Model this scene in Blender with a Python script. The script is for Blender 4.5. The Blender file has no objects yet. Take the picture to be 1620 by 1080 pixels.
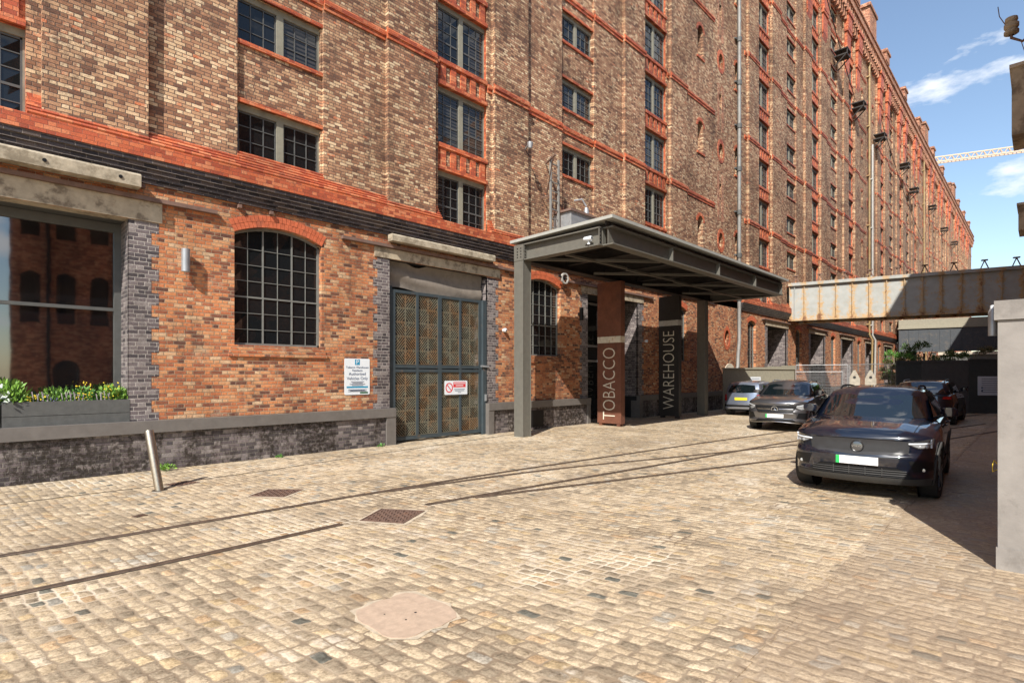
import bpy, bmesh, math, random
from mathutils import Vector, Matrix
R = math.radians
random.seed(7)
SC = bpy.context.scene
COL = SC.collection

# ------------------------------------------------------------------ camera, sky, sun, exposure
FOC = 860.0
TH = math.atan((1650.0 - 810.0) / FOC)
cam_d = bpy.data.cameras.new('camera')
cam_d.sensor_width = 36.0
cam_d.lens = FOC / 1620.0 * 36.0
cam_d.shift_y = 52.0 / 1620.0
cam_d.clip_end = 3000.0
cam_d.clip_start = 0.05
cam = bpy.data.objects.new('camera', cam_d)
COL.objects.link(cam)
cam.location = (0, 0, 1.8)
cam.rotation_euler = (R(90), 0, TH - R(90))
SC.camera = cam

SUN = Vector((1.0, 0.50, -1.0)).normalized()       # direction the light travels
sun_el = math.asin(-SUN.z)
world = bpy.data.worlds.new('World')
SC.world = world
world.use_nodes = True
wn = world.node_tree.nodes; wl = world.node_tree.links
wn.clear()
wo = wn.new('ShaderNodeOutputWorld'); wb = wn.new('ShaderNodeBackground')
sky = wn.new('ShaderNodeTexSky'); sky.sky_type = 'NISHITA'; sky.sun_disc = False
sky.sun_elevation = sun_el
sky.sun_rotation = math.atan2(-SUN.x, -SUN.y)
sky.air_density = 1.15; sky.dust_density = 0.35; sky.ozone_density = 2.0
wb.inputs['Strength'].default_value = 0.125
tc = wn.new('ShaderNodeTexCoord')
mp = wn.new('ShaderNodeMapping'); mp.inputs['Scale'].default_value = (1.0, 1.0, 2.6)
mp.inputs['Location'].default_value = (0.62, 0.28, 0.45)
nz = wn.new('ShaderNodeTexNoise'); nz.inputs['Scale'].default_value = 4.6; nz.inputs['Detail'].default_value = 9
nz.inputs['Roughness'].default_value = 0.56
wl.new(tc.outputs['Generated'], mp.inputs[0]); wl.new(mp.outputs[0], nz.inputs['Vector'])
cr = wn.new('ShaderNodeValToRGB'); cr.color_ramp.elements[0].color = (0.03, 0.03, 0.03, 1); cr.color_ramp.elements[0].position = 0.56; cr.color_ramp.elements[1].position = 0.65
wl.new(nz.outputs['Fac'], cr.inputs[0])
mx = wn.new('ShaderNodeMix'); mx.data_type = 'RGBA'
mx.inputs[7].default_value = (6.2, 6.4, 6.7, 1)
wl.new(cr.outputs[0], mx.inputs[0]); wl.new(sky.outputs[0], mx.inputs[6]); wl.new(mx.outputs[2], wb.inputs['Color'])
wl.new(wb.outputs[0], wo.inputs['Surface'])

sun_d = bpy.data.lights.new('sun', 'SUN'); sun_d.energy = 5.0; sun_d.angle = R(0.5); sun_d.color = (1.0, 0.95, 0.87)
sun = bpy.data.objects.new('sun', sun_d); COL.objects.link(sun)
sun.rotation_euler = SUN.to_track_quat('-Z', 'Y').to_euler()
sun.location = (-20, -10, 30)
SC.view_settings.view_transform = 'Standard'; SC.view_settings.look = 'None'
SC.view_settings.exposure = 0.56; SC.view_settings.gamma = 1.0
SC.cycles.max_bounces = 6; SC.cycles.diffuse_bounces = 3; SC.cycles.glossy_bounces = 4
SC.cycles.use_denoising = True

# ------------------------------------------------------------------ materials
class NT:
    def __init__(s, name):
        s.m = bpy.data.materials.new(name); s.m.use_nodes = True
        s.n = s.m.node_tree.nodes; s.l = s.m.node_tree.links
        s.b = s.n['Principled BSDF']
    def val(s, v): return v
    def put(s, sock, v):
        if v is None: return
        if hasattr(v, 'is_output') or isinstance(v, bpy.types.NodeSocket): s.l.new(v, sock)
        else: sock.default_value = v
    def math(s, op, a, b=None, c=None, clamp=False):
        n = s.n.new('ShaderNodeMath'); n.operation = op; n.use_clamp = clamp
        s.put(n.inputs[0], a); s.put(n.inputs[1], b); s.put(n.inputs[2], c)
        return n.outputs[0]
    def noise(s, vec, scale, detail=4, rough=0.55, dim='3D'):
        n = s.n.new('ShaderNodeTexNoise'); n.inputs['Scale'].default_value = scale
        n.inputs['Detail'].default_value = detail; n.inputs['Roughness'].default_value = rough
        if vec is not None: s.l.new(vec, n.inputs['Vector'])
        return n.outputs['Fac'], n.outputs['Color']
    def pos(s):
        g = s.n.new('ShaderNodeNewGeometry'); return g.outputs['Position']
    def obj(s):
        g = s.n.new('ShaderNodeTexCoord'); return g.outputs['Object']
    def sep(s, v):
        n = s.n.new('ShaderNodeSeparateXYZ'); s.l.new(v, n.inputs[0]); return n.outputs
    def comb(s, x, y, z):
        n = s.n.new('ShaderNodeCombineXYZ'); s.put(n.inputs[0], x); s.put(n.inputs[1], y); s.put(n.inputs[2], z)
        return n.outputs[0]
    def ramp(s, fac, stops, interp='LINEAR'):
        n = s.n.new('ShaderNodeValToRGB'); r = n.color_ramp; r.interpolation = interp
        while len(r.elements) > 1: r.elements.remove(r.elements[-1])
        r.elements[0].position = stops[0][0]; r.elements[0].color = (*stops[0][1], 1)
        for p, c in stops[1:]:
            e = r.elements.new(p); e.color = (*c, 1)
        s.l.new(fac, n.inputs[0]); return n.outputs[0]
    def smooth(s, v, a, b, lo=0.0, hi=1.0):
        n = s.n.new('ShaderNodeMapRange'); n.interpolation_type = 'SMOOTHSTEP'
        s.put(n.inputs[0], v); n.inputs[1].default_value = a; n.inputs[2].default_value = b
        n.inputs[3].default_value = lo; n.inputs[4].default_value = hi
        return n.outputs[0]
    def mix(s, f, a, b, mode='MIX'):
        n = s.n.new('ShaderNodeMix'); n.data_type = 'RGBA'; n.blend_type = mode
        s.put(n.inputs[0], f)
        for i, v in ((6, a), (7, b)):
            if isinstance(v, tuple): n.inputs[i].default_value = (*v[:3], 1)
            else: s.l.new(v, n.inputs[i])
        return n.outputs[2]
    def white(s, vec):
        n = s.n.new('ShaderNodeTexWhiteNoise'); n.noise_dimensions = '3D'; s.l.new(vec, n.inputs['Vector'])
        return n.outputs['Value'], n.outputs['Color']
    def bump(s, h, strength=0.5, dist=0.01):
        n = s.n.new('ShaderNodeBump'); n.inputs['Strength'].default_value = strength
        n.inputs['Distance'].default_value = dist; s.l.new(h, n.inputs['Height'])
        s.l.new(n.outputs[0], s.b.inputs['Normal'])
    def base(s, c): s.put(s.b.inputs['Base Color'], c if not isinstance(c, tuple) else (*c[:3], 1))
    def rough(s, r): s.put(s.b.inputs['Roughness'], r)

def brick(name, stops, mortar, w=0.225, h=0.075, joint=0.007, stain=0.55, stain_col=(0.09, 0.055, 0.04), rough=0.85,
          english=True, bump=0.5, stain_th=(0.50, 0.66), pale=None, wet=False, contrast=1.0):
    t = NT(name); p = t.pos(); x, y, z = t.sep(p)
    u = t.math('ADD', x, y)
    nf, nc = t.noise(p, 7.0, 3, 0.6)
    wob = t.math('MULTIPLY', t.math('SUBTRACT', nf, 0.5), 0.022)
    v = t.math('DIVIDE', t.math('ADD', z, wob), h)
    row = t.math('FLOOR', v); fv = t.math('FRACT', v)
    jit, _ = t.white(t.comb(row, 3.0, 7.0))
    cw = w * 1.5 if english else w
    par = t.math('FRACT', t.math('MULTIPLY', row, 0.5))
    q = t.math('ADD', t.math('DIVIDE', t.math('ADD', u, wob), cw), t.math('ADD', par, t.math('MULTIPLY', jit, 0.12)))
    cell = t.math('FLOOR', q); f = t.math('FRACT', q)
    if english:      # a stretcher and a header in every cell
        hd = t.math('GREATER_THAN', f, 0.6667)
        loc = t.math('MULTIPLY', t.math('SUBTRACT', f, t.math('MULTIPLY', hd, 0.6667)), cw)
        wr = t.math('MULTIPLY_ADD', hd, -w * 0.5, w)
        colm = t.math('MULTIPLY_ADD', cell, 2.0, hd)
        du = t.math('MINIMUM', loc, t.math('SUBTRACT', wr, loc))
    else:
        colm = cell; du = t.math('MULTIPLY', t.math('MINIMUM', f, t.math('SUBTRACT', 1.0, f)), w)
    dv = t.math('MULTIPLY', t.math('MINIMUM', fv, t.math('SUBTRACT', 1.0, fv)), h)
    d = t.math('MINIMUM', du, dv)
    n2, _ = t.noise(p, 34.0, 4, 0.7)
    d = t.math('ADD', d, t.math('MULTIPLY', t.math('SUBTRACT', n2, 0.5), 0.012))
    mask = t.smooth(d, joint * 0.25, joint)
    rv, rc = t.white(t.comb(colm, row, 1.0))
    med, _ = t.noise(p, 5.0, 5, 0.75)
    # neighbouring bricks drift together in tone; each brick still differs
    rr = t.math('ADD', t.math('MULTIPLY', rv, 0.90), t.math('MULTIPLY', t.math('SUBTRACT', med, 0.5), 0.32), None, True)
    rr = t.math('ADD', rr, 0.07, None, True)
    c = t.ramp(rr, stops)
    fine, _ = t.noise(p, 70.0, 5, 0.75)
    c = t.mix(1.0, c, t.ramp(fine, [(0.28, (0.42, 0.40, 0.39)), (0.5, (1, 1, 1)), (0.75, (1.5, 1.48, 1.42))]), 'MULTIPLY')
    blot, _ = t.noise(p, 17.0, 4, 0.7)
    c = t.mix(t.smooth(blot, 0.56, 0.74, 0, 0.5 * contrast), c, stain_col)
    c = t.mix(mask, mortar, c)
    st, _ = t.noise(t.comb(t.math('MULTIPLY', u, 1.5), 5.0, t.math('MULTIPLY', z, 0.5)), 1.1, 6, 0.70)
    sf = t.smooth(st, stain_th[0], stain_th[1], 0, stain)
    m2, _ = t.noise(p, 12.0, 4, 0.75)
    sf = t.math('MULTIPLY', sf, t.smooth(m2, 0.38, 0.58, 0.15, 1.0))
    c = t.mix(sf, c, stain_col)
    big, _ = t.noise(p, 0.35, 5, 0.65)
    c = t.mix(1.0, c, t.ramp(big, [(0.32, (0.62, 0.60, 0.59)), (0.5, (0.95, 0.95, 0.95)), (0.68, (1.15, 1.15, 1.15))]), 'MULTIPLY')
    if pale:
        pf, _ = t.noise(p, 1.7, 6, 0.75)
        c = t.mix(t.smooth(pf, 0.56, 0.74, 0, 0.45), c, pale)
    t.base(c); t.rough(rough)
    if wet:
        wn_, _ = t.noise(t.comb(t.math('MULTIPLY', u, 2.2), 0.0, t.math('MULTIPLY', z, 0.4)), 1.5, 4, 0.6)
        t.rough(t.smooth(wn_, 0.4, 0.6, 0.35, 0.8))
    t.b.inputs['Specular IOR Level'].default_value = 0.3
    hh = t.math('ADD', t.math('MULTIPLY', mask, 1.0), t.math('ADD', t.math('MULTIPLY', fine, 0.7), t.math('ADD', t.math('MULTIPLY', rv, 0.5), t.math('MULTIPLY', blot, 0.6))))
    t.bump(hh, bump, 0.014)
    return t.m

def plain(name, col, rough=0.6, metal=0.0, var=0.12, scale=6.0, bump=0.15, spec=0.5, coat=0.0, dirt=None, dscale=2.0, dth=(0.5, 0.68), damt=0.6):
    t = NT(name); p = t.obj()
    f, _ = t.noise(p, scale, 5, 0.65)
    c = t.mix(1.0, col, t.ramp(f, [(0.2, (1 - var * 2,) * 3), (0.8, (1 + var * 2,) * 3)]), 'MULTIPLY')
    if dirt:
        g, _ = t.noise(p, dscale, 6, 0.7)
        c = t.mix(t.smooth(g, dth[0], dth[1], 0, damt), c, dirt)
    t.base(c); t.rough(rough); t.b.inputs['Metallic'].default_value = metal
    t.b.inputs['Specular IOR Level'].default_value = spec
    if coat: t.b.inputs['Coat IOR'].default_value = 1.75; t.b.inputs['Coat Weight'].default_value = coat; t.b.inputs['Coat Roughness'].default_value = 0.02
    if bump:
        f2, _ = t.noise(p, scale * 6, 4, 0.6); t.bump(f2, bump, 0.004)
    return t.m

TAN = [(0, (0.09, 0.05, 0.038)), (0.12, (0.21, 0.10, 0.06)), (0.28, (0.34, 0.165, 0.09)), (0.45, (0.42, 0.22, 0.125)),
       (0.62, (0.50, 0.29, 0.165)), (0.78, (0.60, 0.39, 0.225)), (0.92, (0.76, 0.57, 0.36)), (0.98, (0.55, 0.18, 0.08))]
ORG = [(0, (0.06, 0.035, 0.032)), (0.12, (0.17, 0.07, 0.045)), (0.28, (0.36, 0.12, 0.06)), (0.48, (0.52, 0.18, 0.075)),
       (0.68, (0.59, 0.23, 0.095)), (0.86, (0.58, 0.29, 0.14)), (0.98, (0.64, 0.44, 0.27))]
BLU = [(0, (0.05, 0.043, 0.047)), (0.2, (0.085, 0.072, 0.076)), (0.45, (0.13, 0.105, 0.108)), (0.7, (0.18, 0.15, 0.15)), (0.9, (0.26, 0.225, 0.215))]
RED = [(0, (0.28, 0.065, 0.035)), (0.3, (0.46, 0.10, 0.045)), (0.65, (0.58, 0.15, 0.06)), (0.95, (0.64, 0.23, 0.11))]
DRK = [(0, (0.022, 0.02, 0.022)), (0.3, (0.045, 0.038, 0.04)), (0.7, (0.075, 0.062, 0.065)), (0.95, (0.12, 0.09, 0.075))]
M = {}
M['tan'] = brick('buff_brick', TAN, (0.13, 0.09, 0.07), w=0.21, h=0.070, joint=0.010, stain=0.75, stain_th=(0.46, 0.66), bump=0.7)
M['orange_brick'] = brick('orange_brick', ORG, (0.32, 0.235, 0.155), w=0.215, h=0.072, joint=0.009, bump=0.7, stain=0.55, pale=(0.60, 0.47, 0.32))
M['blue'] = brick('blue_brick', BLU, (0.42, 0.38, 0.34), stain=0.4, rough=0.5, stain_col=(0.05, 0.04, 0.035))
M['cornice'] = brick('dark_cornice_brick', DRK, (0.17, 0.14, 0.12), w=0.225, english=False, stain=0.3, rough=0.45)
M['plinth'] = brick('plinth_brick', BLU, (0.19, 0.17, 0.14), stain=0.92, stain_col=(0.025, 0.019, 0.014), stain_th=(0.42, 0.54), rough=0.5, wet=True)
M['red'] = brick('glazed_red_brick', RED, (0.20, 0.06, 0.03), stain=0.45, joint=0.005, rough=0.5, stain_th=(0.55, 0.72))
M['red_tile'] = brick('red_moulded_brick', RED, (0.24, 0.09, 0.05), w=0.225, h=0.09, joint=0.004, stain=0.5, rough=0.5, stain_th=(0.5, 0.7), stain_col=(0.35, 0.17, 0.09))
M['red_plain'] = plain('red_arch_brick', (0.50, 0.12, 0.05), 0.6, var=0.22, scale=9, dirt=(0.25, 0.08, 0.045), dscale=3, dth=(0.5, 0.65), damt=0.6, bump=0.3)
M['opp'] = brick('dark_red_brick', [(0, (0.16, 0.08, 0.06)), (0.3, (0.36, 0.15, 0.09)), (0.6, (0.50, 0.22, 0.13)), (0.85, (0.60, 0.34, 0.21))], (0.18, 0.13, 0.10))
M['grey_paint'] = plain('grey_paint', (0.14, 0.125, 0.113), 0.55, var=0.09, dirt=(0.10, 0.085, 0.07), dscale=1.3, damt=0.35)
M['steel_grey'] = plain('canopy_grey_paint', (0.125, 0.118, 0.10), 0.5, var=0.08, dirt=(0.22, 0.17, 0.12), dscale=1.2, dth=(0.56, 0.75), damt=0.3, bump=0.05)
M['roof_sheet'] = plain('canopy_roof_sheet', (0.34, 0.34, 0.31), 0.5, var=0.06)
M['frame'] = plain('window_stone_grey', (0.24, 0.225, 0.17), 0.75, var=0.12, dirt=(0.12, 0.10, 0.07), damt=0.5)
M['bars'] = plain('window_bar_paint', (0.085, 0.085, 0.08), 0.5, var=0.1)
M['bars_light'] = plain('window_bar_grey', (0.17, 0.17, 0.155), 0.5, var=0.1)
M['gate_blue'] = plain('gate_blue_grey_paint', (0.042, 0.056, 0.064), 0.5, var=0.1, dirt=(0.16, 0.10, 0.06), dscale=4, dth=(0.58, 0.7), damt=0.5)
M['lattice'] = plain('lattice_rusted_paint', (0.15, 0.14, 0.10), 0.65, var=0.15, dirt=(0.21, 0.10, 0.035), dscale=1.6, dth=(0.44, 0.62), damt=0.75)
M['concrete'] = plain('weathered_concrete', (0.42, 0.35, 0.25), 0.9, var=0.14, dirt=(0.10, 0.07, 0.045), dscale=2.2, dth=(0.48, 0.62), damt=0.7, bump=0.5)
M['timber'] = plain('weathered_timber', (0.40, 0.34, 0.25), 0.9, var=0.2, dirt=(0.13, 0.10, 0.06), dscale=3.5, dth=(0.45, 0.62), damt=0.6, bump=0.6)
M['rust_steel'] = plain('rusty_flange', (0.17, 0.10, 0.075), 0.75, var=0.2, dirt=(0.11, 0.10, 0.09), dscale=1.5)
M['tarp'] = plain('grey_tarpaulin', (0.20, 0.17, 0.14), 0.85, var=0.1, dirt=(0.10, 0.085, 0.07), damt=0.5)
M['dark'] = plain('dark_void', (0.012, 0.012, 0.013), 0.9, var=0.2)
M['dark_door'] = plain('dark_door_paint', (0.05, 0.06, 0.055), 0.6)
M['black'] = plain('black_plastic', (0.010, 0.010, 0.011), 0.5, var=0.1, bump=0.05, spec=0.25)
M['grille'] = plain('grille_mesh_plastic', (0.032, 0.032, 0.034), 0.4, var=0.1, bump=0.05, spec=0.4)
M['trim_grey'] = plain('dark_grey_trim', (0.055, 0.054, 0.052), 0.6, var=0.08, bump=0.05, spec=0.3)
M['rubber'] = plain('tyre_rubber', (0.022, 0.021, 0.02), 0.8, var=0.15)
M['alloy'] = plain('alloy_silver', (0.45, 0.45, 0.46), 0.3, metal=0.85, var=0.03, bump=0)
M['alloy_dark'] = plain('alloy_black', (0.05, 0.05, 0.052), 0.3, metal=0.7, var=0.03, bump=0)
M['chrome'] = plain('satin_chrome', (0.62, 0.62, 0.63), 0.2, metal=1.0, var=0.02, bump=0)
M['paint_black'] = plain('car_paint_black', (0.004, 0.007, 0.016), 0.3, metal=0.0, spec=0.3, var=0.0, bump=0, coat=1.0)
M['paint_grey'] = plain('car_paint_grey', (0.15, 0.15, 0.16), 0.28, metal=0.75, var=0.0, bump=0, coat=1.0)
M['paint_silver'] = plain('car_paint_silver_blue', (0.27, 0.31, 0.40), 0.32, metal=0.7, var=0.0, bump=0, coat=1.0)
M['white'] = plain('white_plate', (0.80, 0.80, 0.80), 0.5, var=0.01, bump=0)
M['yellow'] = plain('yellow_plate', (0.80, 0.62, 0.03), 0.5, var=0.01, bump=0)
M['green'] = plain('green_band', (0.02, 0.42, 0.10), 0.5, var=0.01, bump=0)
M['lens'] = plain('headlamp_lens', (0.42, 0.43, 0.44), 0.08, var=0.05, metal=0.3, bump=0, coat=1)
M['lens_dark'] = plain('headlamp_housing', (0.05, 0.052, 0.055), 0.1, var=0.05, bump=0, coat=1)
M['tail'] = plain('tail_lamp_red', (0.42, 0.012, 0.012), 0.12, var=0.05, bump=0, coat=1)
M['steel'] = plain('brushed_stainless', (0.50, 0.43, 0.34), 0.38, metal=1.0, var=0.10, scale=30)
M['galv'] = plain('galvanised_steel', (0.36, 0.37, 0.38), 0.45, metal=0.5, var=0.12)
M['pipe'] = plain('grey_pipe_paint', (0.22, 0.215, 0.20), 0.5, var=0.12, dirt=(0.14, 0.10, 0.07))
M['pipe_yellow'] = plain('ochre_pipe_paint', (0.34, 0.24, 0.11), 0.6, var=0.2, dirt=(0.30, 0.15, 0.07), damt=0.7)
M['iron_cover'] = plain('rusty_iron', (0.125, 0.075, 0.055), 0.7, var=0.25, scale=20, dirt=(0.20, 0.10, 0.06), dscale=8, bump=0.6)
M['rail'] = plain('rail_steel', (0.13, 0.09, 0.065), 0.5, metal=0.4, var=0.3, scale=8, bump=0.5)
M['groove'] = plain('groove_dirt', (0.045, 0.033, 0.022), 0.95, var=0.3)
M['corten'] = plain('corten_steel', (0.15, 0.055, 0.03), 0.7, metal=0.1, var=0.2, scale=3, dirt=(0.08, 0.035, 0.025), dscale=1.2, damt=0.6)
M['black_and_shade_steel'] = plain('black_and_shaded_steel', (0.022, 0.018, 0.016), 0.6, var=0.2, scale=3)  # black ironwork; also paints in shade under the canopy and on one pylon
M['letter'] = plain('cream_lettering', (0.66, 0.60, 0.48), 0.6, var=0.05)
M['band'] = plain('rusty_white_band', (0.60, 0.55, 0.44), 0.6, var=0.1, dirt=(0.38, 0.20, 0.07), dscale=9, damt=0.8)
M['band_grey'] = plain('grey_white_band', (0.42, 0.41, 0.38), 0.6, var=0.1, dirt=(0.30, 0.24, 0.17), dscale=9, damt=0.6)
M['sign_white'] = plain('sign_white', (0.68, 0.71, 0.74), 0.45, var=0.02, bump=0)
M['sign_blue'] = plain('sign_blue', (0.02, 0.25, 0.42), 0.5, var=0.02, bump=0)
M['sign_text'] = plain('sign_text_blue', (0.04, 0.07, 0.14), 0.5, var=0.02, bump=0)
M['sign_red'] = plain('sign_red', (0.62, 0.02, 0.03), 0.5, var=0.02, bump=0)
M['sign_green'] = plain('sign_green', (0.05, 0.14, 0.08), 0.5, var=0.02, bump=0)
M['hoard_beige'] = plain('beige_hoarding', (0.27, 0.25, 0.19), 0.8, var=0.08)
M['hoard_dark'] = plain('dark_green_hoarding', (0.055, 0.062, 0.058), 0.75, var=0.12)
M['hoard_dark2'] = plain('dark_grey_hoarding', (0.085, 0.085, 0.08), 0.75, var=0.12)
M['pier'] = plain('pier_render', (0.235, 0.215, 0.195), 0.8, var=0.10, scale=4, bump=0.5, dirt=(0.13, 0.115, 0.10), dscale=2.4, dth=(0.50, 0.66), damt=0.5)
M['planter'] = plain('planter_boards', (0.085, 0.085, 0.08), 0.75, var=0.12, scale=10)
M['soil'] = plain('soil', (0.04, 0.028, 0.02), 0.95)
M['stone_pale'] = plain('pale_stone', (0.52, 0.46, 0.36), 0.85, var=0.15, dirt=(0.2, 0.16, 0.11), bump=0.4)
M['slab'] = plain('pinkish_concrete_slab', (0.43, 0.32, 0.235), 0.9, var=0.12, scale=14, bump=0.4, dirt=(0.40, 0.30, 0.22), dscale=6)
M['bridge_dark'] = plain('dark_bridge_paint', (0.05, 0.057, 0.065), 0.6, var=0.15, dirt=(0.16, 0.13, 0.10), damt=0.4)
M['crane'] = plain('crane_paint', (0.62, 0.45, 0.30), 0.6, var=0.1)
M['stake'] = plain('lavender_stake', (0.36, 0.31, 0.33), 0.8, var=0.15)
M['barrier'] = plain('barrier_white_plastic', (0.40, 0.36, 0.29), 0.6, var=0.15, dirt=(0.22, 0.17, 0.12), damt=0.6)
M['rope'] = plain('yellow_rope', (0.55, 0.40, 0.03), 0.7)
def leafmat(name, a, b):
    t = NT(name); f, _ = t.noise(t.obj(), 9.0, 3)
    t.base(t.ramp(f, [(0.3, a), (0.7, b)])); t.rough(0.55)
    t.b.inputs['Subsurface Weight'].default_value = 0.0
    return t.m
M['leaf_bright'] = leafmat('leaf_bright_green', (0.08, 0.20, 0.02), (0.24, 0.40, 0.06))
M['leaf_mid'] = leafmat('leaf_mid_green', (0.04, 0.14, 0.02), (0.12, 0.28, 0.04))
M['leaf_dark'] = leafmat('leaf_dark_green', (0.03, 0.075, 0.018), (0.10, 0.17, 0.04))
M['leaf_olive'] = leafmat('leaf_olive', (0.06, 0.06, 0.02), (0.16, 0.13, 0.06))
M['leaf_silver'] = leafmat('leaf_silver', (0.45, 0.50, 0.45), (0.70, 0.74, 0.68))
M['flower_y'] = leafmat('flower_yellow', (0.65, 0.45, 0.02), (0.75, 0.58, 0.05))
M['flower_p'] = leafmat('flower_purple', (0.06, 0.04, 0.16), (0.10, 0.06, 0.22))
# window glass: dark interior behind, reflecting
def glass(name, col=(0.010, 0.011, 0.012), ior=1.52, wav=0.02, curtain=True):
    t = NT(name); p = t.pos(); x, y, z = t.sep(p)
    u = t.math('ADD', x, y)
    if curtain:
        # blinds hanging in some rooms, behind the glass
        cell, _ = t.white(t.comb(t.math('FLOOR', t.math('MULTIPLY', u, 1.05)), t.math('FLOOR', t.math('DIVIDE', t.math('SUBTRACT', z, 0.6), 2.36)), 2.0))
        fl = t.math('FRACT', t.math('MULTIPLY', z, 11.0))
        bl = t.mix(t.smooth(fl, 0.3, 0.6), (0.012, 0.012, 0.012), (0.055, 0.05, 0.045))
        c = t.mix(t.smooth(cell, 0.60, 0.62), col, bl)
        t.base(c)
    else: t.base(col)
    t.rough(0.03); t.b.inputs['IOR'].default_value = ior
    f, _ = t.noise(p, 1.6, 2, 0.5)
    t.bump(f, wav, 0.2)
    return t.m
M['glass'] = glass('window_glass')
M['shop_glass'] = glass('shop_glass', (0.006, 0.006, 0.007), 2.9, 0.004, False)
M['car_glass'] = glass('car_glass', (0.006, 0.010, 0.012), 2.2, 0.0, False)

# rusty cream bridge plates
def rustplate():
    t = NT('rusty_bridge_paint'); p = t.obj(); x, y, z = t.sep(p)
    f, _ = t.noise(p, 2.0, 5, 0.6)
    c = t.ramp(f, [(0.3, (0.30, 0.305, 0.28)), (0.7, (0.38, 0.39, 0.375))])
    # rust gathers along the ribs and the bottom flange
    fr = t.math('FRACT', t.math('DIVIDE', x, 0.88)); de = t.math('MULTIPLY', t.math('MINIMUM', fr, t.math('SUBTRACT', 1.0, fr)), 0.88)
    n0_, _ = t.noise(p, 0.9, 4, 0.7)
    n1, _ = t.noise(p, 5.0, 6, 0.75)
    n1 = t.math('ADD', n1, t.math('MULTIPLY', t.math('SUBTRACT', n0_, 0.5), 0.45))
    e = t.math('SUBTRACT', t.math('ADD', n1, t.math('MULTIPLY', t.smooth(de, 0.0, 0.30, 1, 0), 0.22)), t.math('MULTIPLY', t.smooth(z, 0.05, 0.6), 0.16))
    c = t.mix(t.smooth(e, 0.38, 0.60, 0, 0.8), c, (0.46, 0.27, 0.09))
    c = t.mix(t.smooth(e, 0.62, 0.72, 0, 0.9), c, (0.17, 0.07, 0.03))
    t.base(c); t.rough(0.6); t.bump(n1, 0.2, 0.01)
    return t.m
M['rustplate'] = rustplate()

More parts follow.
